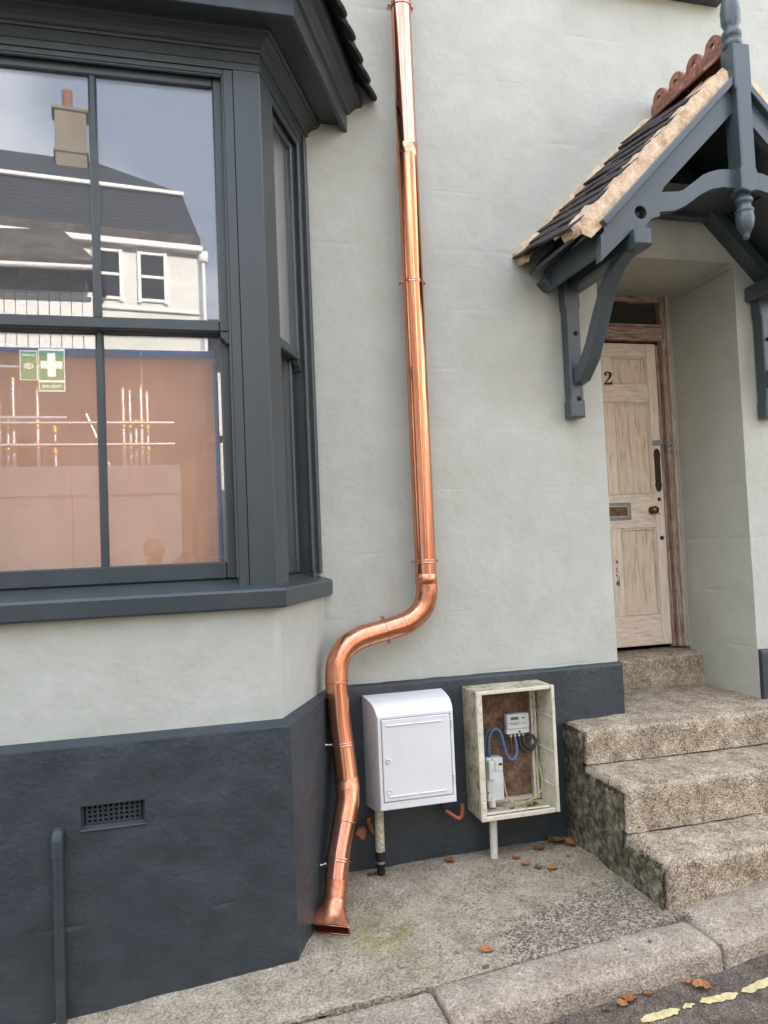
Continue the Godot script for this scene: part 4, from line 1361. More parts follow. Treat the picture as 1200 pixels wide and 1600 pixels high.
func clip_ring(parent: Node3D, at: Vector3, axis: Vector3, side: Vector3, r: float, lugs := true, bolt := Vector3.ZERO) -> void:
	var st := mb(true)
	axis = axis.normalized()
	for d in [-0.006, 0.006]:
		tube(st, [at + axis * (d - 0.004), at + axis * (d - 0.0025), at + axis * (d + 0.0025), at + axis * (d + 0.004)], [r + 0.0005, r + 0.003, r + 0.003, r + 0.0005], 32, false)
	tube(st, [at - axis * 0.004, at + axis * 0.004], r + 0.0012, 32, false)
	var ring := obj("pipe_clip", st, M.copper_pink, parent)
	st = mb(true)
	if lugs:
		for s in [-1, 1]:
			var e: Vector3 = at + side * s * (r + 0.006)
			tube(st, [e - side * s * 0.006, e + side * s * 0.006], 0.005, 10)
			tube(st, [e + Vector3(0, 0, 0.014) + side * s * 0.004, e + Vector3(0, 0, 0.010) + side * s * 0.004, e + Vector3(0, 0, -0.03) + side * s * 0.004], [0.004, 0.0065, 0.0065], 12)
		obj("clip_screw", st, M.copper_pink, ring)
	if bolt != Vector3.ZERO:
		st = mb(true)
		var dir := bolt - at
		var s0 := at + dir.normalized() * (r + 0.001)
		tube(st, [s0, bolt], 0.003, 10)
		tube(st, [bolt - dir.normalized() * 0.006, bolt], 0.007, 10)
		tube(st, [s0, s0 + dir.normalized() * 0.008], 0.006, 8)
		obj("stand_off_bolt", st, M.steel, ring)

func build_downpipe() -> void:
	var p := thing("copper_downpipe", "shiny round copper downpipe with swan neck bends and flared shoe", "downpipe")
	var r := 0.0555
	var st := mb(true)
	tube(st, [Vector3(1.211, 6.3, 0.10), Vector3(1.211, 4.4, 0.10), Vector3(1.211, 3.625, 0.10)], r - 0.0015, 40)
	obj("pipe_length", st, M.copper_pink, p)
	st = mb(true)
	tube(st, [Vector3(1.211, 3.640, 0.10), Vector3(1.211, 3.638, 0.10), Vector3(1.211, 3.57, 0.10), Vector3(1.211, 3.566, 0.10), Vector3(1.211, 1.33, 0.10)], [r - 0.0006, r + 0.0012, r + 0.0012, r, r], 40)
	obj("pipe_length", st, M.copper, p)
	# upper bend, offset, lower bend
	var path := spline([Vector3(1.211, 1.30, 0.10), Vector3(1.210, 1.245, 0.10), Vector3(1.183, 1.17, 0.10), Vector3(1.10, 1.107, 0.105), Vector3(0.978, 1.077, 0.12), Vector3(0.85, 1.052, 0.14), Vector3(0.763, 1.012, 0.158), Vector3(0.712, 0.94, 0.175), Vector3(0.698, 0.84, 0.188)], 8)
	st = mb(true)
	tube(st, path.slice(0, 27), r + 0.001, 40)
	tube(st, [Vector3(1.211, 1.352, 0.10), Vector3(1.211, 1.35, 0.10), Vector3(1.211, 1.30, 0.10), Vector3(1.211, 1.298, 0.10)], [r, r + 0.002, r + 0.002, r], 40)
	obj("upper_bend", st, M.copper_fit, p)
	st = mb(true)
	tube(st, path.slice(25, 42), r, 40)
	for k in [26, 39]:
		var sa: Vector3 = (path[k + 1] - path[k - 1]).normalized()
		tube(st, [path[k] - sa * 0.0025, path[k] - sa * 0.001, path[k] + sa * 0.001, path[k] + sa * 0.0025], [r, r + 0.0026, r + 0.0026, r], 40, false)
	obj("offset_length", st, M.copper_fit, p)
	st = mb(true)
	tube(st, path.slice(38), r + 0.001, 40)
	tube(st, [Vector3(0.698, 0.8465, 0.1872), Vector3(0.698, 0.845, 0.1874), Vector3(0.698, 0.841, 0.188), Vector3(0.698, 0.8395, 0.1882)], [r, r + 0.0028, r + 0.0028, r], 40, false)
	obj("lower_bend", st, M.copper_fit, p)
	st = mb(true)   # the length down the cant of the bay
	tube(st, [Vector3(0.698, 0.85, 0.186), Vector3(0.703, 0.68, 0.20), Vector3(0.717, 0.44, 0.24), Vector3(0.7185, 0.375, 0.256)], r, 40)
	obj("pipe_length", st, M.copper, p)
	st = mb(true)
	tube(st, [Vector3(0.7175, 0.395, 0.250), Vector3(0.7177, 0.393, 0.2505), Vector3(0.7187, 0.335, 0.268)], [r, r + 0.0025, r + 0.0025], 40)
	obj("socket", st, M.copper_dull, p)
	st = mb(true)
	tube(st, spline([Vector3(0.7185, 0.345, 0.266), Vector3(0.714, 0.30, 0.283), Vector3(0.700, 0.255, 0.301), Vector3(0.686, 0.215, 0.317)], 6), r + 0.001, 40)
	tube(st, [Vector3(0.6876, 0.220, 0.3152), Vector3(0.6871, 0.2185, 0.3157), Vector3(0.686, 0.215, 0.317), Vector3(0.6855, 0.2135, 0.3175)], [r, r + 0.0026, r + 0.0026, r - 0.002], 40, false)
	obj("knee_bend", st, M.copper_fit, p)
	st = mb(true)
	tube(st, [Vector3(0.689, 0.224, 0.3135), Vector3(0.648, 0.099, 0.36), Vector3(0.622, -0.008, 0.401)], r - 0.001, 40)
	obj("pipe_length", st, M.copper_pink, p)
	st = mb(true)
	tube(st, [Vector3(0.6245, 0.0, 0.3975), Vector3(0.602, -0.092, 0.438)], [r - 0.003, r - 0.004], 40)
	obj("shoe_neck", st, M.copper_dull, p)
	# shoe: round neck flattening to a wide letterbox mouth
	var shoe := Node3D.new()
	st = mb(true)
	var c0 := Vector3(0.603, -0.088, 0.437)
	var c1 := Vector3(0.546, -0.150, 0.545)
	var ax := Vector3(0.86, 0.0, 0.51).normalized()
	var fl := (c1 - c0).normalized()
	var upv := ax.cross(fl)
	if upv.y < 0: upv = -upv
	var rings := []
	for i in 9:
		var t := i / 8.0
		var e := smoothstep(0.0, 1.0, t)
		var ring := []
		for k in 40:
			var a := TAU * k / 40
			var circ := Vector2(cos(a), sin(a)) * (r - 0.004)
			var m: float = maxf(absf(cos(a)) / 0.104, absf(sin(a)) / 0.024)
			var rect := Vector2(cos(a), sin(a)) / m
			# spread corners evenly
			var q := circ.lerp(rect, e)
			ring.append(c0.lerp(c1, t) + ax * q.x + upv * q.y)
		rings.append(ring)
	for i in 8:
		for k in 40:
			var l := (k + 1) % 40
			quad(st, rings[i][k], rings[i][l], rings[i + 1][l], rings[i + 1][k])
	var sh := obj("shoe", st, M.copper_dull, p)
	shoe.free()
	st = mb()
	for s in [-1, 1]:
		bar(st, c1 + upv * s * 0.0245 - ax * 0.1065, c1 + upv * s * 0.0245 + ax * 0.1065, 0.007, 0.006, 0.0015, upv)
		bar(st, c1 + ax * s * 0.1045 - upv * 0.022, c1 + ax * s * 0.1045 + upv * 0.022, 0.006, 0.006, 0.0015, ax)
	obj("mouth_rim", st, M.copper_pink, sh)
	st = mb(true)
	var nd := (Vector3(0.602, -0.092, 0.438) - Vector3(0.6245, 0.0, 0.3975)).normalized()
	tube(st, [c0 - nd * 0.006, c0 - nd * 0.003, c0 + nd * 0.001, c0 + nd * 0.004], [r - 0.004, r - 0.0005, r - 0.0005, r - 0.004], 40)
	obj("solder_bead", st, M.steel, sh)
	# clips
	for y in [4.41, 2.895, 1.416]: clip_ring(p, Vector3(1.211, y, 0.10), Vector3.UP, Vector3.RIGHT, r)
	clip_ring(p, Vector3(0.978, 1.077, 0.12), path[34] - path[30], Vector3(0.22, -0.97, 0.02).normalized(), r)
	clip_ring(p, Vector3(0.7105, 0.55, 0.2217), Vector3(0.014, -0.24, 0.04), Vector3.RIGHT, r, false, Vector3(0.622, 0.56, 0.235))
	clip_ring(p, Vector3(0.640, 0.066, 0.372), Vector3(-0.041, -0.125, 0.047), Vector3.RIGHT, r, false, Vector3(0.557, 0.052, 0.37))

# ---------------------------------------------------------------- meter cabinets
func frustum(st: SurfaceTool, sections: Array, bev := 0.0) -> void:   # sections of [z, x0, x1, y0, y1], open box sides lofted outward
	for i in sections.size() - 1:
		var a: Array = sections[i]
		var b: Array = sections[i + 1]
		var P := [Vector3(a[1], a[3], a[0]), Vector3(a[2], a[3], a[0]), Vector3(a[2], a[4], a[0]), Vector3(a[1], a[4], a[0])]
		var Q := [Vector3(b[1], b[3], b[0]), Vector3(b[2], b[3], b[0]), Vector3(b[2], b[4], b[0]), Vector3(b[1], b[4], b[0])]
		for k in 4:
			var l := (k + 1) % 4
			quad(st, P[k], P[l], Q[l], Q[k])

func build_cabinets() -> void:
	var w := thing("white_meter_cabinet", "clean white plastic meter cabinet with closed door on dark plinth", "meter box")
	var st := mb()
	# body: top slopes forward and rolls over, sides drawn in slightly
	frustum(st, [[0.02, 0.858, 1.290, 0.180, 0.740], [0.10, 0.866, 1.287, 0.186, 0.732], [0.165, 0.873, 1.283, 0.194, 0.722], [0.195, 0.877, 1.281, 0.200, 0.710], [0.218, 0.880, 1.279, 0.206, 0.694], [0.232, 0.883, 1.277, 0.211, 0.676], [0.240, 0.886, 1.275, 0.216, 0.665]])
	var fz := 0.240
	var F := [0.886, 1.275, 0.216, 0.665]
	var I := [0.900, 1.262, 0.250, 0.655]
	quad(st, Vector3(F[0], F[2], fz), Vector3(F[1], F[2], fz), Vector3(I[1], I[2], fz), Vector3(I[0], I[2], fz))
	quad(st, Vector3(I[0], I[3], fz), Vector3(I[1], I[3], fz), Vector3(F[1], F[3], fz), Vector3(F[0], F[3], fz))
	quad(st, Vector3(F[0], F[2], fz), Vector3(I[0], I[2], fz), Vector3(I[0], I[3], fz), Vector3(F[0], F[3], fz))
	quad(st, Vector3(I[1], I[2], fz), Vector3(F[1], F[2], fz), Vector3(F[1], F[3], fz), Vector3(I[1], I[3], fz))
	frustum(st, [[fz, I[0], I[1], I[2], I[3]], [fz - 0.012, I[0] + 0.001, I[1] - 0.001, I[2] + 0.001, I[3] - 0.001]])
	quad(st, Vector3(I[0], I[2], fz - 0.012), Vector3(I[1], I[2], fz - 0.012), Vector3(I[1], I[3], fz - 0.012), Vector3(I[0], I[3], fz - 0.012))
	obj("body", st, M.white_plastic, w)
	st = mb()
	var D := [0.9035, 1.2575, 0.2545, 0.651]
	box(st, Vector3((D[0] + D[1]) / 2, (D[2] + D[3]) / 2, fz - 0.002), Vector3(D[1] - D[0], D[3] - D[2], 0.012), 0.003)
	# pressed centre: shallow pyramid field
	var cx: float = (D[0] + D[1]) / 2
	var cy: float = (D[2] + D[3]) / 2
	frustum(st, [[fz + 0.0042, cx - 0.115, cx + 0.115, cy - 0.115, cy + 0.115], [fz + 0.0052, cx - 0.07, cx + 0.07, cy - 0.06, cy + 0.07]])
	quad(st, Vector3(cx - 0.07, cy - 0.06, fz + 0.0052), Vector3(cx + 0.07, cy - 0.06, fz + 0.0052), Vector3(cx + 0.07, cy + 0.07, fz + 0.0052), Vector3(cx - 0.07, cy + 0.07, fz + 0.0052))
	var dr := obj("door", st, M.white_plastic, w)
	for q in [[0.925, 1.06, 0.622], [1.075, 1.215, 0.622], [0.93, 1.07, 0.278], [1.085, 1.225, 0.278]]:
		st = mb()
		box(st, Vector3((q[0] + q[1]) / 2, q[2], fz + 0.006), Vector3(q[1] - q[0], 0.007, 0.007), 0.0025)
		obj("pressed_rib", st, M.white_plastic, dr)
	st = mb(true)
	lathe(st, [Vector2(0.0001, 0.002), Vector2(0.005, 0.002), Vector2(0.0055, 0.007), Vector2(0.011, 0.007), Vector2(0.0125, 0.004), Vector2(0.0125, -0.002)], 20, Transform3D(Basis(Vector3(1, 0, 0), Vector3(0, 0, 1), Vector3(0, -1, 0)), Vector3(0.930, 0.452, fz + 0.005)))
	obj("lock", st, M.pale_plastic, dr)
	st = mb(true)
	lathe(st, [Vector2(0.0001, 0.001), Vector2(0.008, 0.001), Vector2(0.0085, 0.003), Vector2(0.0115, 0.003), Vector2(0.0125, 0.001), Vector2(0.0125, -0.002)], 20, Transform3D(Basis(Vector3(1, 0, 0), Vector3(0, 0, 1), Vector3(0, -1, 0)), Vector3(0.929, 0.303, fz + 0.005)))
	obj("gas_mark", st, M.white_plastic, dr)
	for y in [0.60, 0.33]:
		st = mb(true)
		tube(st, [Vector3(1.268, y - 0.018, fz + 0.004), Vector3(1.268, y + 0.018, fz + 0.004)], 0.005, 10)
		obj("hinge", st, M.white_plastic, w)
	# its conduit leg with the black joint, and the bent gas stub
	var leg := thing("conduit", "stained cream conduit with black base under the white cabinet", "conduit", Vector3(0.905, gy(0.905, 0.10) - 0.01, 0.10))
	st = mb(true)
	tube(st, [Vector3(0, 0.11, 0), Vector3(0.002, 0.37, 0)], 0.0235, 20)
	obj("sleeve", st, M.conduit, leg)
	st = mb(true)
	tube(st, [Vector3(0, 0.0, 0), Vector3(0, 0.05, 0), Vector3(0, 0.052, 0), Vector3(0, 0.082, 0), Vector3(0, 0.084, 0), Vector3(0, 0.125, 0)], [0.021, 0.021, 0.0245, 0.0245, 0.0255, 0.0255], 20)
	obj("joint", st, M.rubber, leg)
	st = mb(true)
	tube(st, [Vector3(0, 0.066, 0), Vector3(0, 0.078, 0)], 0.0252, 20)
	obj("band", st, M.steel, leg)
	var g := thing("gas_stub", "short bent copper gas stub below the white cabinet's corner", "pipe", Vector3(1.25, 0.20, 0.08))
	st = mb(true)
	tube(st, [Vector3(0, 0.01, 0), Vector3(0, -0.05, 0), Vector3(0.004, -0.065, 0.002), Vector3(0.014, -0.078, 0.004)], 0.012, 14)
	obj("fitting", st, M.rubber, g)
	st = mb(true)
	tube(st, [Vector3(0.012, -0.076, 0.004), Vector3(0.07, -0.118, 0.014), Vector3(0.084, -0.122, 0.018), Vector3(0.096, -0.112, 0.020), Vector3(0.100, -0.095, 0.021), Vector3(0.101, -0.05, 0.022)], [0.011, 0.011, 0.0125, 0.013, 0.0125, 0.012], 14)
	obj("pipe", st, M.red_copper, g)

	# ---- the old open cabinet
	var o := thing("open_meter_cabinet", "dirty cream electricity meter cabinet with its door missing", "meter box", Vector3(1.625, 0.415, 0.0))
	var hx := 0.218
	var hy := 0.325
	var z0 := 0.022
	var z1 := 0.228
	var t := 0.014
	st = mb()
	box(st, Vector3(-hx + t / 2, 0, (z0 + z1) / 2), Vector3(t, 2 * hy, z1 - z0), 0.004)
	obj("side", st, M.grimy_plastic, o)
	st = mb()
	box(st, Vector3(hx - t / 2, 0, (z0 + z1) / 2), Vector3(t, 2 * hy, z1 - z0), 0.004)
	obj("side", st, M.old_plastic, o)
	st = mb()
	box(st, Vector3(0, hy - t / 2, (z0 + z1) / 2), Vector3(2 * hx - 2 * t, t, z1 - z0 - 0.002), 0.004)
	obj("top", st, M.grimy_plastic, o)
	st = mb()
	box(st, Vector3(0, -hy + t / 2, (z0 + z1) / 2), Vector3(2 * hx - 2 * t, t, z1 - z0 - 0.002), 0.004)
	obj("floor", st, M.grimy_plastic, o)
	st = mb()   # front flange and door rebate with hinge notches
	var fw := 0.030
	box(st, Vector3(-hx + fw / 2 + 0.001, 0, z1 - 0.004), Vector3(fw, 2 * hy + 0.004, 0.014), 0.003)
	box(st, Vector3(hx - 0.008, 0, z1 - 0.004), Vector3(0.018, 2 * hy + 0.004, 0.014), 0.003)
	box(st, Vector3(0, hy - 0.008, z1 - 0.005), Vector3(2 * hx - 0.05, 0.018, 0.014), 0.003)
	box(st, Vector3(0, -hy + 0.010, z1 - 0.005), Vector3(2 * hx - 0.05, 0.024, 0.014), 0.003)
	box(st, Vector3(-hx + 0.034, 0, z1 - 0.02), Vector3(0.006, 2 * hy - 0.05, 0.02), 0.002)
	box(st, Vector3(-0.01, -hy + 0.03, z1 - 0.02), Vector3(2 * hx - 0.08, 0.006, 0.02), 0.002)
	obj("front_flange", st, M.old_plastic, o)
	st = mb()
	for y in [0.235, -0.245]:
		box(st, Vector3(-hx + 0.018, y, z1 + 0.004), Vector3(0.022, 0.035, 0.006), 0.002)
		box(st, Vector3(-hx + 0.018, y + 0.028, z1 + 0.003), Vector3(0.012, 0.012, 0.005), 0.002)
	obj("hinge_remnant", st, M.old_plastic, o)
	st = mb()
	box(st, Vector3(0, 0, z0 + 0.006), Vector3(2 * hx - 2 * t - 0.002, 2 * hy - 2 * t - 0.002, 0.012), 0.002)
	obj("back", st, M.old_plastic, o)
	st = mb()
	box(st, Vector3(-0.022, 0.01, z0 + 0.019), Vector3(0.345, 0.575, 0.012), 0.002)
	obj("backboard", st, M.chipboard, o)
	st = mb()
	for d in [[0.162, 0.015], [0.182, 0.008]]:
		box(st, Vector3(d[0], 0, z0 + 0.02 + d[1]), Vector3(0.014, 2 * hy - 2 * t - 0.01, 0.016), 0.003)
	for y in [0.16, -0.02, -0.2]: box(st, Vector3(hx - t - 0.004, y, 0.13), Vector3(0.008, 0.010, 0.17), 0.002)
	obj("rib", st, M.old_plastic, o)
	# electricity meter
	var em := thing("electricity_meter", "small white digital electricity meter mounted in the open cabinet", "meter", Vector3(1.690, 0.528, 0.054))
	st = mb()
	box(st, Vector3(0, 0.012, 0.022), Vector3(0.130, 0.080, 0.044), 0.006)
	box(st, Vector3(0, -0.040, 0.019), Vector3(0.132, 0.028, 0.038), 0.004)
	obj("case", st, M.pale_plastic, em)
	st = mb()
	box(st, Vector3(-0.02, 0.030, 0.0445), Vector3(0.045, 0.016, 0.003), 0.001)
	obj("display", st, M.lcd, em)
	st = mb()
	for q in [[0.028, 0.030, 0.014, 0.005], [0.036, 0.030, 0.004, 0.010], [-0.025, 0.006, 0.065, 0.003], [0.03, 0.002, 0.03, 0.002], [-0.02, -0.002, 0.05, 0.002], [0.008, -0.042, 0.012, 0.010]]:
		box(st, Vector3(q[0], q[1], 0.0446 if q[1] > -0.03 else 0.039), Vector3(q[2], q[3], 0.0015), 0.0003)
	obj("printed_marks", st, M.cable_grey, em)
	st = mb()
	for x in [-0.035, -0.012, 0.013, 0.036]: box(st, Vector3(x, -0.064, 0.018), Vector3(0.012, 0.02, 0.012), 0.003)
	obj("terminal", st, M.pale_plastic, em)
	# supply cut-out
	var cu := thing("fuse_unit", "grey white supply fuse unit at bottom of open cabinet", "fuse box", Vector3(1.535, 0.263, 0.050))
	st = mb()
	box(st, Vector3(0.008, -0.01, 0.026), Vector3(0.094, 0.225, 0.052), 0.005)
	obj("case", st, M.pale_plastic, cu)
	st = mb()
	box(st, Vector3(-0.022, 0.045, 0.066), Vector3(0.030, 0.10, 0.030), 0.005)
	box(st, Vector3(-0.004, 0.045, 0.058), Vector3(0.008, 0.11, 0.016), 0.002)
	obj("fuse_carrier", st, M.pale_plastic, cu)
	st = mb()
	box(st, Vector3(0.03, 0.062, 0.054), Vector3(0.044, 0.055, 0.006), 0.002)
	obj("cover", st, M.pale_plastic, cu)
	st = mb()
	box(st, Vector3(0.038, 0.068, 0.058), Vector3(0.018, 0.012, 0.003), 0.001)
	box(st, Vector3(-0.034, -0.074, 0.053), Vector3(0.008, 0.006, 0.003), 0.001)
	obj("slot", st, M.black, cu)
	# tails and cables
	var cable := func(called: String, label: String, pts: Array, rad: float, m: Material):
		var s2 := mb(true)
		tube(s2, spline(pts, 7), rad, 12)
		tag(obj(called, s2, m), label, "cable", "wiring in the open cabinet")
	cable.call("blue_cable", "thick blue meter tail looping from fuse unit to meter", [Vector3(1.524, 0.370, 0.080), Vector3(1.520, 0.42, 0.085), Vector3(1.530, 0.485, 0.088), Vector3(1.558, 0.512, 0.09), Vector3(1.588, 0.49, 0.09), Vector3(1.602, 0.43, 0.095), Vector3(1.620, 0.365, 0.10), Vector3(1.648, 0.345, 0.10), Vector3(1.672, 0.366, 0.095), Vector3(1.680, 0.41, 0.085), Vector3(1.678, 0.456, 0.072)], 0.0085, M.cable_blue)
	cable.call("grey_cable", "dull blue grey tail behind the bright blue one", [Vector3(1.508, 0.370, 0.066), Vector3(1.505, 0.43, 0.070), Vector3(1.520, 0.492, 0.072), Vector3(1.552, 0.510, 0.072), Vector3(1.580, 0.485, 0.072), Vector3(1.592, 0.42, 0.075)], 0.0085, mat(c8(86, 94, 104), 1.0, 0.5))
	cable.call("brown_cable", "thin brown tail hanging straight under the meter", [Vector3(1.655, 0.458, 0.070), Vector3(1.658, 0.42, 0.068), Vector3(1.662, 0.372, 0.064)], 0.006, mat(c8(104, 82, 72), 1.0, 0.5))
	cable.call("black_cable", "black cable curling from meter to cabinet's right rib", [Vector3(1.703, 0.458, 0.070), Vector3(1.708, 0.41, 0.072), Vector3(1.735, 0.375, 0.075), Vector3(1.770, 0.378, 0.075), Vector3(1.788, 0.405, 0.07)], 0.008, M.cable_grey)
	cable.call("black_cable", "black cable coiled into a ring beside the meter terminals", [Vector3(1.726, 0.458, 0.072), Vector3(1.728, 0.42, 0.08), Vector3(1.752, 0.392, 0.085), Vector3(1.785, 0.40, 0.085), Vector3(1.793, 0.432, 0.08), Vector3(1.776, 0.452, 0.075), Vector3(1.755, 0.440, 0.07)], 0.008, M.cable_grey)
	cable.call("earth_wire", "thin cream earth wire trailing over the cabinet floor", [Vector3(1.590, 0.335, 0.075), Vector3(1.596, 0.25, 0.08), Vector3(1.606, 0.16, 0.10), Vector3(1.64, 0.124, 0.12), Vector3(1.70, 0.126, 0.13), Vector3(1.77, 0.150, 0.12), Vector3(1.812, 0.20, 0.10), Vector3(1.806, 0.30, 0.075), Vector3(1.795, 0.39, 0.068)], 0.0042, M.cable_cream)
	var c2 := thing("conduit", "white conduit rising from the pavement into the open cabinet", "conduit", Vector3(1.505, gy(1.505, 0.13) - 0.01, 0.13))
	st = mb(true)
	tube(st, [Vector3(0.0, 0, 0), Vector3(0.003, 0.245, 0)], 0.020, 20)
	obj("lower_sleeve", st, M.conduit_white, c2)
	st = mb(true)
	tube(st, [Vector3(0.018, 0.255, -0.035), Vector3(0.020, 0.32, -0.045)], 0.018, 20)
	obj("upper_sleeve", st, M.conduit_white, c2)

# ---------------------------------------------------------------- leaves, chips and other small things
func leaf(at: Vector3, size: float, turn: float, m: Material, label: String, tilt := 0.0, curl := 0.3) -> void:
	var st := mb(true)
	var last := []
	var sd := rng.randf() * 50.0
	for i in 11:
		var t := i / 10.0
		var wd := size * 0.40 * pow(sin(PI * pow(clampf(t, 0.0, 1.0), 0.75)), 1.1) * (1.0 + 0.22 * sin(t * 30.0 + sd) + 0.15 * sin(t * 13.0 + sd * 2.0)) + size * 0.012
		var row := []
		for k in 7:
			var u := (k / 6.0) * 2 - 1
			var h := size * (curl * absf(u) * 0.38 + curl * pow(t - 0.5, 2) * 0.9 + fine.get_noise_2d(u * 0.3 + sd, t * 0.4) * 0.14 + 0.02)
			row.append(Vector3(u * wd, h, (t - 0.5) * size))
		if last.size() > 0:
			for k in 6: quad(st, last[k], row[k], row[k + 1], last[k + 1])
		last = row
	var o := obj("fallen_leaf", st, m)
	var g := at
	o.transform = Transform3D(Basis(Vector3.UP, turn) * Basis(Vector3.RIGHT, tilt), g)
	tag(o, label, "leaf", "fallen leaves")

func build_details() -> void:
	var on := func(x: float, z: float) -> Vector3: return Vector3(x, gy(x, z) + 0.004, z)
	var by_wall := "dry brown leaf on the concrete at the foot of the plinth"
	leaf(on.call(1.27, 0.10), 0.060, 0.4, M.leaf_a, "crumpled leaf on concrete between conduit and gas stub", 0.1, 0.5)
	leaf(on.call(1.62, 0.27), 0.055, 1.9, M.leaf_b, by_wall)
	leaf(on.call(1.72, 0.36), 0.060, 2.6, M.leaf_b, by_wall)
	leaf(on.call(1.60, 0.19), 0.045, 0.9, M.leaf_a, by_wall)
	leaf(on.call(1.66, 0.33), 0.045, 0.2, M.leaf_c, by_wall)
	leaf(on.call(1.76, 0.13), 0.06, 1.2, M.leaf_a, by_wall)
	leaf(on.call(1.88, 0.09), 0.10, 1.5, M.leaf_c, "green brown curled leaf in the corner beside the steps", 0.15, 0.5)
	leaf(on.call(1.93, 0.14), 0.07, 0.6, M.leaf_a, "small brown leaf wedged in the corner beside the steps", 0.2, 0.6)
	leaf(on.call(1.150, 0.90), 0.062, 0.7, M.leaf_b, "orange brown leaf lying alone on the pavement", 0.0, 0.25)
	leaf(Vector3(0.85, 0.085, 0.075), 0.085, 1.2, M.leaf_b, "dry brown leaf caught upright behind the copper pipe", 1.3, 0.5)
	leaf(Vector3(0.81, 0.06, 0.08), 0.07, 0.4, M.leaf_a, "dark brown leaf stuck low behind the copper pipe", 1.1, 0.5)
	leaf(on.call(0.86, 0.10), 0.05, 2.2, M.leaf_a, "crumbled leaf beside the black conduit base", 0.2, 0.4)
	var in_road := "brown leaf lying in the gutter by the kerb"
	for q in [[1.86, 0.075, 0.075, 0.5, 1], [1.83, 0.03, 0.035, 1.5, 1], [1.57, 0.035, 0.06, 1.3, 0], [1.53, 0.05, 0.05, 0.4, 1], [1.46, 0.045, 0.03, 2.0, 2], [1.65, 0.03, 0.04, 0.9, 0]]:
		var z: float = kerb_z(q[0]) + q[1]
		leaf(Vector3(q[0], road_y(q[0], z) + 0.008, z), q[2], q[3], [M.leaf_a, M.leaf_b, M.leaf_c][q[4]], in_road)
	for q in [[1.70, 0.115, 0.18, 0.05], [1.74, 0.115, 0.15, 0.04], [1.60, 0.112, 0.17, 0.035]]:
		leaf(Vector3(q[0], q[1], q[2]), q[3], q[0] * 9.0, M.leaf_c, "shrivelled leaf litter lying in the open cabinet", 0.1, 0.5)
	# slate chips and bits of grit on the pavement
	for q in [[1.105, 1.0, 0.03], [1.03, 0.86, 0.016], [1.31, 0.99, 0.022], [1.78, 1.10, 0.028], [1.66, 1.12, 0.024], [0.98, 0.80, 0.012], [0.52, 0.80, 0.014], [1.55, 0.16, 0.014], [1.86, 0.26, 0.02], [2.02, 1.22, 0.016]]:
		var st := mb()
		box(st, Vector3.ZERO, Vector3(q[2], q[2] * 0.22, q[2] * 0.55), q[2] * 0.08, Basis(Vector3(0.1, 1, 0.05).normalized(), q[0] * 20.0))
		var o := obj("slate_chip", st, M.pebble)
		o.position = Vector3(q[0], gy(q[0], q[1]) + q[2] * 0.1 + 0.003, q[1])
		tag(o, "small grey stone chip lying loose on the pavement", "stone", "loose stone chips")

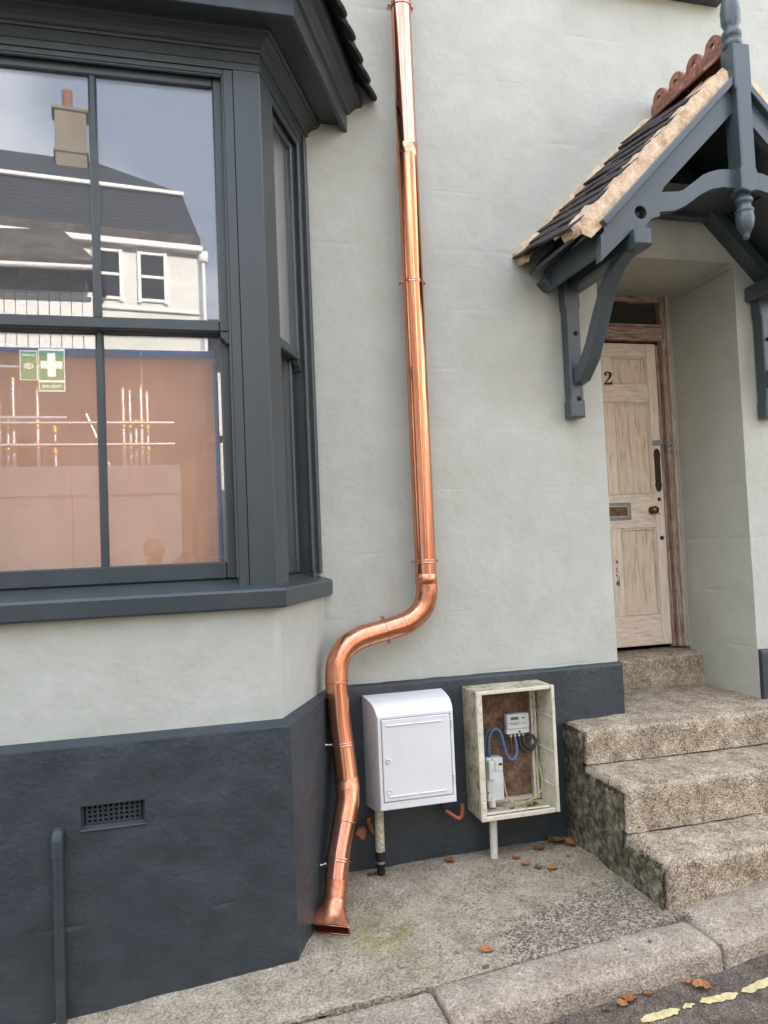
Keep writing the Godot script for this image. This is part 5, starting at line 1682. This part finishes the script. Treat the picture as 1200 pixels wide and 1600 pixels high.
# ---------------------------------------------------------------- across the street: what the window and the copper mirror
func build_across_the_street() -> void:
	var st: SurfaceTool
	# site hoarding of pale boards on timber posts
	var h := thing("site_hoarding", "pale plywood site hoarding with a capping board across the street", "hoarding", Vector3(0, -0.45, 6.6))
	var x := -0.03
	while x > -9.0:
		st = mb()
		box(st, Vector3(x - 0.608, 1.36, 0), Vector3(1.21, 2.74, 0.02), 0.002)
		obj("board", st, M.hoarding, h)
		st = mb()
		box(st, Vector3(x - 0.608, 2.86, -0.02), Vector3(1.214, 0.34, 0.022), 0.003)
		obj("capping_board", st, M.hoarding, h)
		x -= 1.22
	st = mb()
	box(st, Vector3(0.03, 1.55, 0.02), Vector3(0.10, 3.1, 0.08), 0.004)
	obj("post", st, M.timber, h)
	# timber framed mesh gate
	var g := thing("site_gate", "timber framed wire mesh gate beside the hoarding", "gate", Vector3(0.15, -0.4, 7.1))
	st = mb()
	box(st, Vector3(0.05, 1.7, 0), Vector3(0.09, 3.4, 0.06), 0.004)
	box(st, Vector3(1.35, 1.7, 0), Vector3(0.09, 3.4, 0.06), 0.004)
	box(st, Vector3(0.70, 3.36, 0), Vector3(1.2, 0.09, 0.05), 0.004)
	box(st, Vector3(0.70, 1.4, 0), Vector3(1.2, 0.09, 0.05), 0.004)
	obj("frame", st, M.timber, g)
	st = mb()
	for i in 12: box(st, Vector3(0.12 + 0.1 * i, 1.75, -0.035), Vector3(0.006, 3.2, 0.006), 0.001)
	for i in 12: box(st, Vector3(0.70, 0.3 + 0.26 * i, -0.042), Vector3(1.25, 0.006, 0.006), 0.001)
	obj("mesh", st, M.galv, g)
	# scaffold
	var s := thing("scaffold", "galvanised tube scaffold standing behind the site hoarding", "scaffold", Vector3(0, -0.4, 8.3))
	for q in [[-2.36, 4.05, 0.0], [-2.28, 3.85, 0.15], [-2.20, 4.4, 0.1], [-1.88, 4.25, 0.0], [-1.74, 3.8, 0.5], [-0.78, 4.25, 0.0], [-0.70, 4.25, 0.15], [-0.62, 3.8, 0.05], [-0.54, 4.28, 0.0], [-0.47, 4.25, 0.2], [-3.6, 4.3, 0.0], [-4.8, 4.3, 0.0]]:
		st = mb(true)
		tube(st, [Vector3(q[0], 0, q[2]), Vector3(q[0], q[1], q[2])], 0.026, 10)
		obj("standard", st, M.galv, s)
		for y in [q[1] - 0.02, 3.76, 3.46]:
			st = mb(true)
			var cap: bool = y > 3.76 or q[1] < 3.9 and y == q[1] - 0.02
			tube(st, [Vector3(q[0], y - (0.02 if cap else 0.05), q[2] - (0.0 if cap else 0.03)), Vector3(q[0], y + (0.025 if cap else 0.05), q[2] - (0.0 if cap else 0.03))], 0.03 if cap else 0.04, 8)
			obj("coupler", st, M.brass_fit, s)
	for q in [[3.76, -0.05, -5.5, -0.1], [3.46, -0.05, -5.5, -0.1], [3.83, -0.05, -5.5, -1.5], [4.55, 0.1, -3.5, -1.7]]:
		st = mb(true)
		tube(st, [Vector3(q[2], q[0], q[1]), Vector3(q[3], q[0], q[1])], 0.026, 10)
		obj("ledger", st, M.galv, s)
	st = mb(true)
	tube(st, [Vector3(-1.3, 3.95, 0.3), Vector3(-0.85, 2.8, 0.3)], 0.024, 10)
	obj("brace", st, M.galv, s)
	# first aid sign on the scaffold
	var font := SystemFont.new()
	font.font_names = PackedStringArray(["Droid Sans"])
	font.font_weight = 700
	var sg := thing("first_aid_sign", "green and white first aid and eye wash sign on the scaffold", "sign", Vector3(-1.80, 3.86, 8.15))
	st = mb()
	box(st, Vector3(0.13, 0.20, 0), Vector3(0.33, 0.58, 0.008), 0.002)
	box(st, Vector3(-0.155, 0.26, 0), Vector3(0.22, 0.40, 0.008), 0.002)
	obj("white_panel", st, M.white_wood, sg)
	st = mb()
	box(st, Vector3(0.13, 0.265, -0.005), Vector3(0.31, 0.40, 0.006), 0.001)
	box(st, Vector3(0.13, -0.02, -0.005), Vector3(0.31, 0.11, 0.006), 0.001)
	box(st, Vector3(-0.155, 0.26, -0.005), Vector3(0.20, 0.38, 0.006), 0.001)
	obj("green_panel", st, M.green, sg)
	st = mb()
	box(st, Vector3(0.13, 0.27, -0.0095), Vector3(0.10, 0.32, 0.004), 0.001)
	box(st, Vector3(0.13, 0.27, -0.0098), Vector3(0.27, 0.10, 0.004), 0.001)
	obj("cross", st, M.white_wood, sg)
	st = mb()
	for k in 16:
		var a0 := TAU * k / 16
		var a1 := TAU * (k + 1) / 16
		for rr in [[0.06, 0.045, 0.6], [0.022, 0.012, 1.0]]:
			quad(st, Vector3(-0.155 + cos(a0) * rr[0], 0.25 + sin(a0) * rr[0] * rr[2], -0.0098), Vector3(-0.155 + cos(a0) * rr[1], 0.25 + sin(a0) * rr[1] * rr[2], -0.0098), Vector3(-0.155 + cos(a1) * rr[1], 0.25 + sin(a1) * rr[1] * rr[2], -0.0098), Vector3(-0.155 + cos(a1) * rr[0], 0.25 + sin(a1) * rr[0] * rr[2], -0.0098))
	obj("eye_symbol", st, M.white_wood, sg)
	for q in [["First aid", 0.13, -0.02, 0.00125], ["Eye wash", -0.155, 0.40, 0.0008]]:
		var tm := TextMesh.new()
		tm.text = q[0]
		tm.font = font
		tm.font_size = 48
		tm.pixel_size = q[3]
		tm.depth = 0.004
		mesh_obj("lettering", tm, M.white_wood, sg, Transform3D(Basis(Vector3.UP, PI), Vector3(q[1], q[2], -0.0098)))
	# dark sheeted wall behind the scaffold
	var dw := thing("sheeted_wall", "long dark sheeted site wall behind the scaffold", "wall", Vector3(-5.0, -0.5, 10.0))
	x = -4.0
	while x < 5.0:
		st = mb()
		box(st, Vector3(x + 0.6, 2.665, rng.randf() * 0.01), Vector3(1.194, 5.35, 0.05), 0.004)
		obj("sheet", st, M.dark_sheet, dw)
		x += 1.2
	# white rendered house with mansard slate roof
	var hs := thing("white_house", "white rendered house with mansard slate roof and grey chimney", "house", Vector3(0, 0, 18.0))
	st = mb()
	box(st, Vector3(-5.2, 4.4, 3.0), Vector3(11.5, 10.6, 6.0), 0.01)
	obj("wall", st, M.white_render, hs)
	st = mb()
	box(st, Vector3(-5.2, 9.62, -0.12), Vector3(11.7, 0.16, 0.3), 0.02)
	box(st, Vector3(-5.2, 7.93, -0.04), Vector3(11.5, 0.09, 0.09), 0.02)
	obj("string_course", st, M.white_wood, hs)
	for wx in [-0.64, -1.75, -2.9, -4.1, -5.3]:
		st = mb()
		for q in [[-0.33, 0.6, 0.09, 1.36], [0.33, 0.6, 0.09, 1.36]]: box(st, Vector3(wx + q[0], 8.18 + q[1], -0.04), Vector3(q[2], q[3], 0.1), 0.01)
		for q in [[0.0, 0.57], [0.62, 0.57], [1.24, 0.57]]: box(st, Vector3(wx, 8.18 + q[0], -0.035), Vector3(q[1], 0.08, 0.08), 0.01)
		box(st, Vector3(wx, 9.53, -0.05), Vector3(0.85, 0.1, 0.14), 0.01)
		var wf := obj("window", st, M.white_wood, hs)
		st = mb()
		box(st, Vector3(wx, 8.8, -0.005), Vector3(0.57, 1.2, 0.02), 0.002)
		obj("pane", st, M.dark_glass, wf)
	st = mb()
	box(st, Vector3(-5.2, 9.83, 0.02), Vector3(11.6, 0.26, 0.5), 0.02)
	obj("stone_cornice", st, M.old_slate, hs)
	var mans := mb()   # steep lower slope in slate courses
	for k in 12:
		var y0 := 9.97 + k * 0.115
		var z0 := 0.0 + k * 0.045
		quad(mans, Vector3(-11, y0, z0), Vector3(0.62 - k * 0.03, y0, z0), Vector3(0.60 - k * 0.03, y0 + 0.125, z0 + 0.06), Vector3(-11, y0 + 0.125, z0 + 0.06))
		quad(mans, Vector3(0.62 - k * 0.03, y0, z0), Vector3(0.62 - k * 0.03, y0, z0 + 5.5), Vector3(0.60 - k * 0.03, y0 + 0.125, z0 + 5.5), Vector3(0.60 - k * 0.03, y0 + 0.125, z0 + 0.06))
		quad(mans, Vector3(-11, y0 - 0.012, z0 + 0.02), Vector3(0.62 - k * 0.03, y0 - 0.012, z0 + 0.02), Vector3(0.62 - k * 0.03, y0, z0), Vector3(-11, y0, z0))
	obj("mansard_slates", mans, M.slate, hs)
	hs.rotation.y = -0.12
	st = mb()
	box(st, Vector3(-5.4, 11.38, 0.50), Vector3(11.4, 0.11, 0.14), 0.02)
	obj("roof_trim", st, M.white_wood, hs)
	st = mb()
	quad(st, Vector3(-11, 11.4, 0.5), Vector3(0.3, 11.4, 0.5), Vector3(-1.9, 13.4, 3.4), Vector3(-11, 13.4, 3.4))
	tri(st, Vector3(0.3, 11.4, 0.5), Vector3(0.3, 11.4, 5.9), Vector3(-1.9, 13.4, 3.4))
	quad(st, Vector3(-11, 13.4, 3.4), Vector3(-1.9, 13.4, 3.4), Vector3(0.3, 11.4, 5.9), Vector3(-11, 11.4, 5.9))
	obj("upper_roof", st, M.slate, hs)
	st = mb()
	box(st, Vector3(-2.55, 13.2, 2.6), Vector3(0.84, 2.1, 0.6), 0.02)
	box(st, Vector3(-2.55, 13.08, 2.6), Vector3(0.94, 0.10, 0.7), 0.02)
	box(st, Vector3(-2.55, 14.30, 2.6), Vector3(1.0, 0.10, 0.72), 0.02)
	var ch := obj("chimney", st, M.grey_render, hs)
	st = mb(true)
	lathe(st, [Vector2(0.16, 14.05), Vector2(0.14, 14.2), Vector2(0.15, 14.25), Vector2(0.13, 14.32), Vector2(0.15, 14.37), Vector2(0.13, 14.44), Vector2(0.15, 14.5), Vector2(0.13, 14.6), Vector2(0.16, 14.66), Vector2(0.0001, 14.66)], 16, Transform3D(Basis.IDENTITY, Vector3(-2.62, 0.30, 2.6)))
	obj("chimney_pot", st, M.terracotta, ch)
	st = mb(true)
	tube(st, [Vector3(0.68, 4.0, -0.08), Vector3(0.68, 9.3, -0.08)], 0.05, 10)
	box(st, Vector3(0.68, 9.45, -0.08), Vector3(0.24, 0.3, 0.2), 0.03)
	obj("rainwater_head", st, M.white_wood, hs)
	# lower building in front with a stained slate roof and white boarding
	var lb := thing("low_building", "low building with stained slate roof and white boarded wall", "house", Vector3(0, 0, 15.5))
	st = mb()
	box(st, Vector3(-6.4, 3.1, 2.0), Vector3(8.6, 10.0, 2.6), 0.01)
	obj("wall", st, M.grey_render, lb)
	st = mb()
	quad(st, Vector3(-11.0, 8.2, -0.25), Vector3(-1.75, 8.2, -0.25), Vector3(-2.75, 9.75, 1.9), Vector3(-11.0, 9.75, 1.9))
	quad(st, Vector3(-1.75, 8.2, -0.25), Vector3(-1.75, 8.2, 3.3), Vector3(-2.75, 9.75, 1.9), Vector3(-2.75, 9.75, 1.9))
	quad(st, Vector3(-11.0, 8.05, -0.2), Vector3(-1.8, 8.05, -0.2), Vector3(-1.75, 8.2, -0.25), Vector3(-11.0, 8.2, -0.25))
	obj("roof", st, M.old_slate, lb)
	st = mb(true)
	tube(st, [Vector3(-11.0, 8.02, -0.28), Vector3(-1.7, 8.02, -0.28)], 0.06, 10)
	obj("gutter", st, M.white_wood, lb)
	for i in 26:
		st = mb()
		box(st, Vector3(-2.05 - i * 0.24, 6.4, 0.62), Vector3(0.225, 2.7, 0.03), 0.008)
		obj("wall_board", st, M.white_wood, lb)
	# further houses closing the street on either side
	for q in [[6.5, 9.5, 6.5, 7.5, "brown stone house with dark slate roof opposite the porch", M.cream_render], [-16.0, 9.0, 9.0, 7.0, "grey rendered house beyond the far end of hoarding", M.grey_render], [4.2, 24.0, 6.0, 8.5, "small white rendered house behind the site gate", M.white_render]]:
		var o := thing("opposite_house", q[4], "house", Vector3(q[0], -0.6, q[1]), "houses across the street")
		st = mb()
		var w: float = q[2]
		var ht: float = q[3]
		box(st, Vector3(0, ht / 2, 3.0), Vector3(w, ht, 6.0), 0.01)
		obj("wall", st, q[5], o)
		st = mb()
		prism(st, PackedVector2Array([Vector2(-0.3, ht), Vector2(6.3, ht), Vector2(3.0, ht + 2.6)]), -w / 2 - 0.1, w / 2 + 0.1, Transform3D(Basis(Vector3(0, 0, 1), Vector3(0, 1, 0), Vector3(-1, 0, 0)), Vector3.ZERO), 0.01)
		obj("roof", st, M.slate, o)
		for fl in 2:
			for k in int(w / 2.1):
				var wx := -w / 2 + 1.2 + k * 2.0
				st = mb()
				for sx in [-1, 1]: box(st, Vector3(wx + sx * 0.45, 1.9 + fl * 2.9, -0.03), Vector3(0.08, 1.5, 0.1), 0.01)
				for sy in [-0.71, 0.0, 0.71]: box(st, Vector3(wx, 1.9 + sy + fl * 2.9, -0.028), Vector3(0.82, 0.08, 0.09), 0.01)
				var wf := obj("window", st, M.white_wood, o)
				st = mb()
				box(st, Vector3(wx, 1.9 + fl * 2.9, -0.004), Vector3(0.82, 1.4, 0.02), 0.002)
				obj("pane", st, M.dark_glass, wf)

# ---------------------------------------------------------------- the photographer, mirrored in the lower sash
# bones: [a, b, radius a, radius b, colour]; joined with a smooth minimum and meshed as surface nets
func flesh(st: SurfaceTool, bones: Array, cell: float, k: float) -> void:
	var lo := Vector3.ONE * 1e9
	var hi := Vector3.ONE * -1e9
	for b in bones:
		for e in 2:
			var p: Vector3 = b[e]
			var m: float = b[2 + e] + cell * 3
			lo = lo.min(p - Vector3.ONE * m)
			hi = hi.max(p + Vector3.ONE * m)
	var n := Vector3i(((hi - lo) / cell).ceil()) + Vector3i.ONE
	var f := PackedFloat32Array()
	var near := PackedFloat32Array()
	var who := PackedInt32Array()
	f.resize(n.x * n.y * n.z)
	f.fill(1.0)
	near.resize(f.size())
	near.fill(1.0)
	who.resize(f.size())
	for bi in bones.size():
		var b: Array = bones[bi]
		var A: Vector3 = b[0]
		var B: Vector3 = b[1]
		var ra: float = b[2]
		var rb: float = b[3]
		var reach: float = maxf(ra, rb) + k + cell * 2.5
		var i0 := Vector3i(((A.min(B) - Vector3.ONE * reach - lo) / cell).floor()).max(Vector3i.ZERO)
		var i1 := Vector3i(((A.max(B) + Vector3.ONE * reach - lo) / cell).ceil()).min(n - Vector3i.ONE)
		var ab := B - A
		var inv := 1.0 / maxf(ab.length_squared(), 1e-9)
		for z in range(i0.z, i1.z + 1):
			for y in range(i0.y, i1.y + 1):
				var at := (z * n.y + y) * n.x
				for x in range(i0.x, i1.x + 1):
					var ap := lo + Vector3(x, y, z) * cell - A
					var t := clampf(ap.dot(ab) * inv, 0.0, 1.0)
					var d := (ap - ab * t).length() - lerpf(ra, rb, t)
					var o := f[at + x]
					var h := maxf(k - absf(o - d), 0.0) / k
					f[at + x] = minf(o, d) - h * h * k * 0.25
					if d < near[at + x]:
						near[at + x] = d
						who[at + x] = bi
	var vert := {}
	var step := [1, n.x, n.x * n.y]
	var offs := []
	for c in 8: offs.append(Vector3i(c & 1, (c >> 1) & 1, (c >> 2) & 1))
	for z in n.z - 1:
		for y in n.y - 1:
			var row := (z * n.y + y) * n.x
			for x in n.x - 1:
				var at := row + x
				var v0 := f[at]
				if v0 > cell * 2.0 or v0 < -cell * 2.0: continue
				var mask := 0
				for c in 8:
					var o: Vector3i = offs[c]
					if f[at + o.x + o.y * n.x + o.z * n.x * n.y] < 0.0: mask += 1
				if mask == 0 or mask == 8: continue
				var sum := Vector3.ZERO
				var cnt := 0
				for c in 8:
					for a in 3:
						var o: Vector3i = offs[c]
						if o[a] == 1: continue
						var o2 := o
						o2[a] = 1
						var va := f[at + o.x + o.y * n.x + o.z * n.x * n.y]
						var vb := f[at + o2.x + o2.y * n.x + o2.z * n.x * n.y]
						if (va < 0.0) != (vb < 0.0):
							sum += Vector3(o).lerp(Vector3(o2), va / (va - vb))
							cnt += 1
				vert[at] = [lo + (Vector3(x, y, z) + sum / cnt) * cell, bones[who[at]][4]]
	for at in vert:
		for a in 3:
			var nxt: int = at + step[a]
			if nxt >= f.size(): continue
			var s0 := f[at] < 0.0
			if s0 == (f[nxt] < 0.0): continue
			var u: int = step[(a + 1) % 3]
			var v: int = step[(a + 2) % 3]
			var q := [at, at - u, at - u - v, at - v]
			var ok := true
			for i in q: ok = ok and vert.has(i)
			if not ok: continue
			if s0: q.reverse()
			for i in [0, 1, 2, 0, 2, 3]:
				st.set_color(vert[q[i]][1])
				st.add_vertex(vert[q[i]][0])

func build_photographer(cam: Camera3D) -> void:
	var g := road_y(-0.28, 4.45)
	var p := thing("person", "person in a dark jacket holding up a phone in the street", "person", Vector3(-0.28, g, 4.45))
	var m := StandardMaterial3D.new()
	m.vertex_color_use_as_albedo = true
	m.roughness = 0.75
	var skin := Color(0.42, 0.24, 0.16)
	var coat := Color(0.035, 0.04, 0.05)
	var jean := Color(0.05, 0.06, 0.09)
	var shoe := Color(0.04, 0.03, 0.025)
	var H := 1.655 - g          # standing height
	var V := func(x: float, y: float, z: float) -> Vector3: return Vector3(x, y * H, z)
	var inv := p.position
	var C := cam.position - inv
	var bx := cam.basis.x
	var by := cam.basis.y
	var bz := cam.basis.z
	var ph := C - by * 0.052 + bz * 0.022      # centre of the phone
	var wr := ph + bx * 0.085 + bz * 0.055 - by * 0.03
	var wl := ph - bx * 0.085 + bz * 0.055 - by * 0.03
	var st := mb(true)
	var sr: Vector3 = V.call(0.19, 0.81, 0.0)
	var sl: Vector3 = V.call(-0.19, 0.81, 0.0)
	var er := (sr + wr) / 2 + Vector3(0.10, -0.16, 0.04)
	var el := (sl + wl) / 2 + Vector3(-0.12, -0.16, 0.04)
	var body := [
		[V.call(-0.06, 0.52, 0.0), V.call(0.06, 0.52, 0.0), 0.135, 0.135, jean],
		[V.call(0, 0.56, 0.0), V.call(0, 0.66, 0.0), 0.15, 0.145, coat],
		[V.call(-0.07, 0.66, 0.0), V.call(-0.08, 0.76, 0.0), 0.12, 0.12, coat], [V.call(0.07, 0.66, 0.0), V.call(0.08, 0.76, 0.0), 0.12, 0.12, coat],
		[V.call(-0.15, 0.81, 0.0), V.call(0.15, 0.81, 0.0), 0.075, 0.075, coat],
		[V.call(0, 0.82, 0.0), V.call(0, 0.88, -0.01), 0.062, 0.058, skin],
		[sr, er, 0.062, 0.05, coat], [er, wr + (er - wr).normalized() * 0.06, 0.05, 0.038, coat], [wr + (er - wr).normalized() * 0.06, wr, 0.030, 0.028, skin],
		[sl, el, 0.062, 0.05, coat], [el, wl + (el - wl).normalized() * 0.06, 0.05, 0.038, coat], [wl + (el - wl).normalized() * 0.06, wl, 0.030, 0.028, skin],
		[V.call(0.09, 0.51, 0.0), V.call(0.10, 0.28, -0.02), 0.095, 0.062, jean], [V.call(0.10, 0.28, -0.02), V.call(0.11, 0.05, 0.02), 0.060, 0.045, jean],
		[V.call(-0.09, 0.51, 0.0), V.call(-0.11, 0.28, -0.02), 0.095, 0.062, jean], [V.call(-0.11, 0.28, -0.02), V.call(-0.13, 0.05, 0.02), 0.060, 0.045, jean],
		[V.call(0.11, 0.025, 0.05), V.call(0.13, 0.02, -0.14), 0.046, 0.036, shoe], [V.call(-0.13, 0.025, 0.05), V.call(-0.16, 0.02, -0.14), 0.046, 0.036, shoe]]
	flesh(st, body, 0.018, 0.045)
	# head, turned a little towards the phone
	var hc: Vector3 = V.call(0.01, 0.935, -0.03)
	var fw := (ph - hc).normalized()
	fw = Vector3(fw.x, fw.y * 0.4, fw.z).normalized()
	var sd := Vector3.UP.cross(fw).normalized()
	var uh := fw.cross(sd)
	var at := func(a: float, b: float, c: float) -> Vector3: return hc + sd * a + uh * b + fw * c
	var head := [
		[at.call(0, 0.035, -0.025), at.call(0, 0.03, 0.02), 0.083, 0.078, skin],
		[at.call(0, -0.02, 0.02), at.call(0, -0.07, 0.045), 0.066, 0.042, skin],
		[at.call(0, -0.09, -0.03), at.call(0, -0.14, -0.04), 0.055, 0.058, skin],
		[at.call(0, 0.012, 0.092), at.call(0, -0.025, 0.108), 0.008, 0.014, skin],
		[at.call(-0.014, -0.028, 0.098), at.call(0.014, -0.028, 0.098), 0.008, 0.008, skin],
		[at.call(-0.045, 0.022, 0.082), at.call(0.045, 0.022, 0.082), 0.012, 0.012, skin],
		[at.call(-0.022, -0.055, 0.082), at.call(0.022, -0.055, 0.082), 0.009, 0.009, Color(0.36, 0.15, 0.12)],
		[at.call(-0.082, 0.015, -0.01), at.call(-0.086, -0.02, -0.005), 0.014, 0.010, skin], [at.call(0.082, 0.015, -0.01), at.call(0.086, -0.02, -0.005), 0.014, 0.010, skin]]
	flesh(st, head, 0.0055, 0.014)
	# hands: palm at the phone's edge, fingers across its back, thumb on the screen
	for s in [-1, 1]:
		var w: Vector3 = wr if s > 0 else wl
		var edge: Vector3 = ph + bx * s * 0.040
		var palm: Vector3 = ph + bx * s * 0.062 + bz * 0.020 - by * 0.015
		var hand := [[w, palm - by * 0.012, 0.026, 0.022, skin], [w, palm + by * 0.022, 0.024, 0.018, skin]]
		for k in 4:
			var y := 0.030 - k * 0.021
			var root: Vector3 = palm + by * (y + 0.012) - bz * 0.008
			var knuck: Vector3 = edge + by * y - bz * (0.020 + 0.002 * k) + bx * s * 0.014
			var tip: Vector3 = edge + by * (y - 0.004) - bz * 0.014 - bx * s * [0.018, 0.026, 0.024, 0.014][k]
			hand += [[root, knuck, 0.0095, 0.0088, skin], [knuck, tip, 0.0088, 0.0072, skin]]
		var t0: Vector3 = palm - by * 0.012 + bz * 0.012
		var t1: Vector3 = edge - by * 0.002 + bz * 0.020
		hand += [[t0, t1, 0.012, 0.0105, skin], [t1, edge + by * 0.018 + bz * 0.013 - bx * s * 0.014, 0.0105, 0.0085, skin]]
		flesh(st, hand, 0.0042, 0.006)
	obj("body", st, m, p)
	var hs := mb(true)
	lathe(hs, [Vector2(0.0001, 0.098), Vector2(0.045, 0.090), Vector2(0.075, 0.062), Vector2(0.0875, 0.025), Vector2(0.087, -0.01), Vector2(0.080, -0.03)], 24, Transform3D(Basis(sd, uh, fw).scaled(Vector3(1, 1, 1)), at.call(0, 0.030, -0.028)))
	obj("hair", hs, mat(c8(92, 80, 68), 1.0, 0.8), p)
	var es := mb(true)
	for q in [-0.031, 0.031]:
		lathe(es, [Vector2(0.0001, 0.011), Vector2(0.008, 0.008), Vector2(0.011, 0.0), Vector2(0.008, -0.008), Vector2(0.0001, -0.011)], 12, Transform3D(Basis.IDENTITY, at.call(q, 0.008, 0.079)))
	var eyes := obj("eyes", es, mat(c8(60, 50, 44), 1.0, 0.2), p)
	eyes.set_meta("kind", "stuff")
	var b := thing("phone", "black phone held up by the person in the street", "phone", inv + ph)
	b.basis = Basis(bx, by, bz)
	st = mb()
	box(st, Vector3.ZERO, Vector3(0.074, 0.152, 0.008), 0.003)
	obj("case", st, M.rubber, b)
	st = mb()
	box(st, Vector3(0, 0, 0.0042), Vector3(0.068, 0.144, 0.001), 0.0003)
	obj("glass_face", st, M.dark_glass, b)
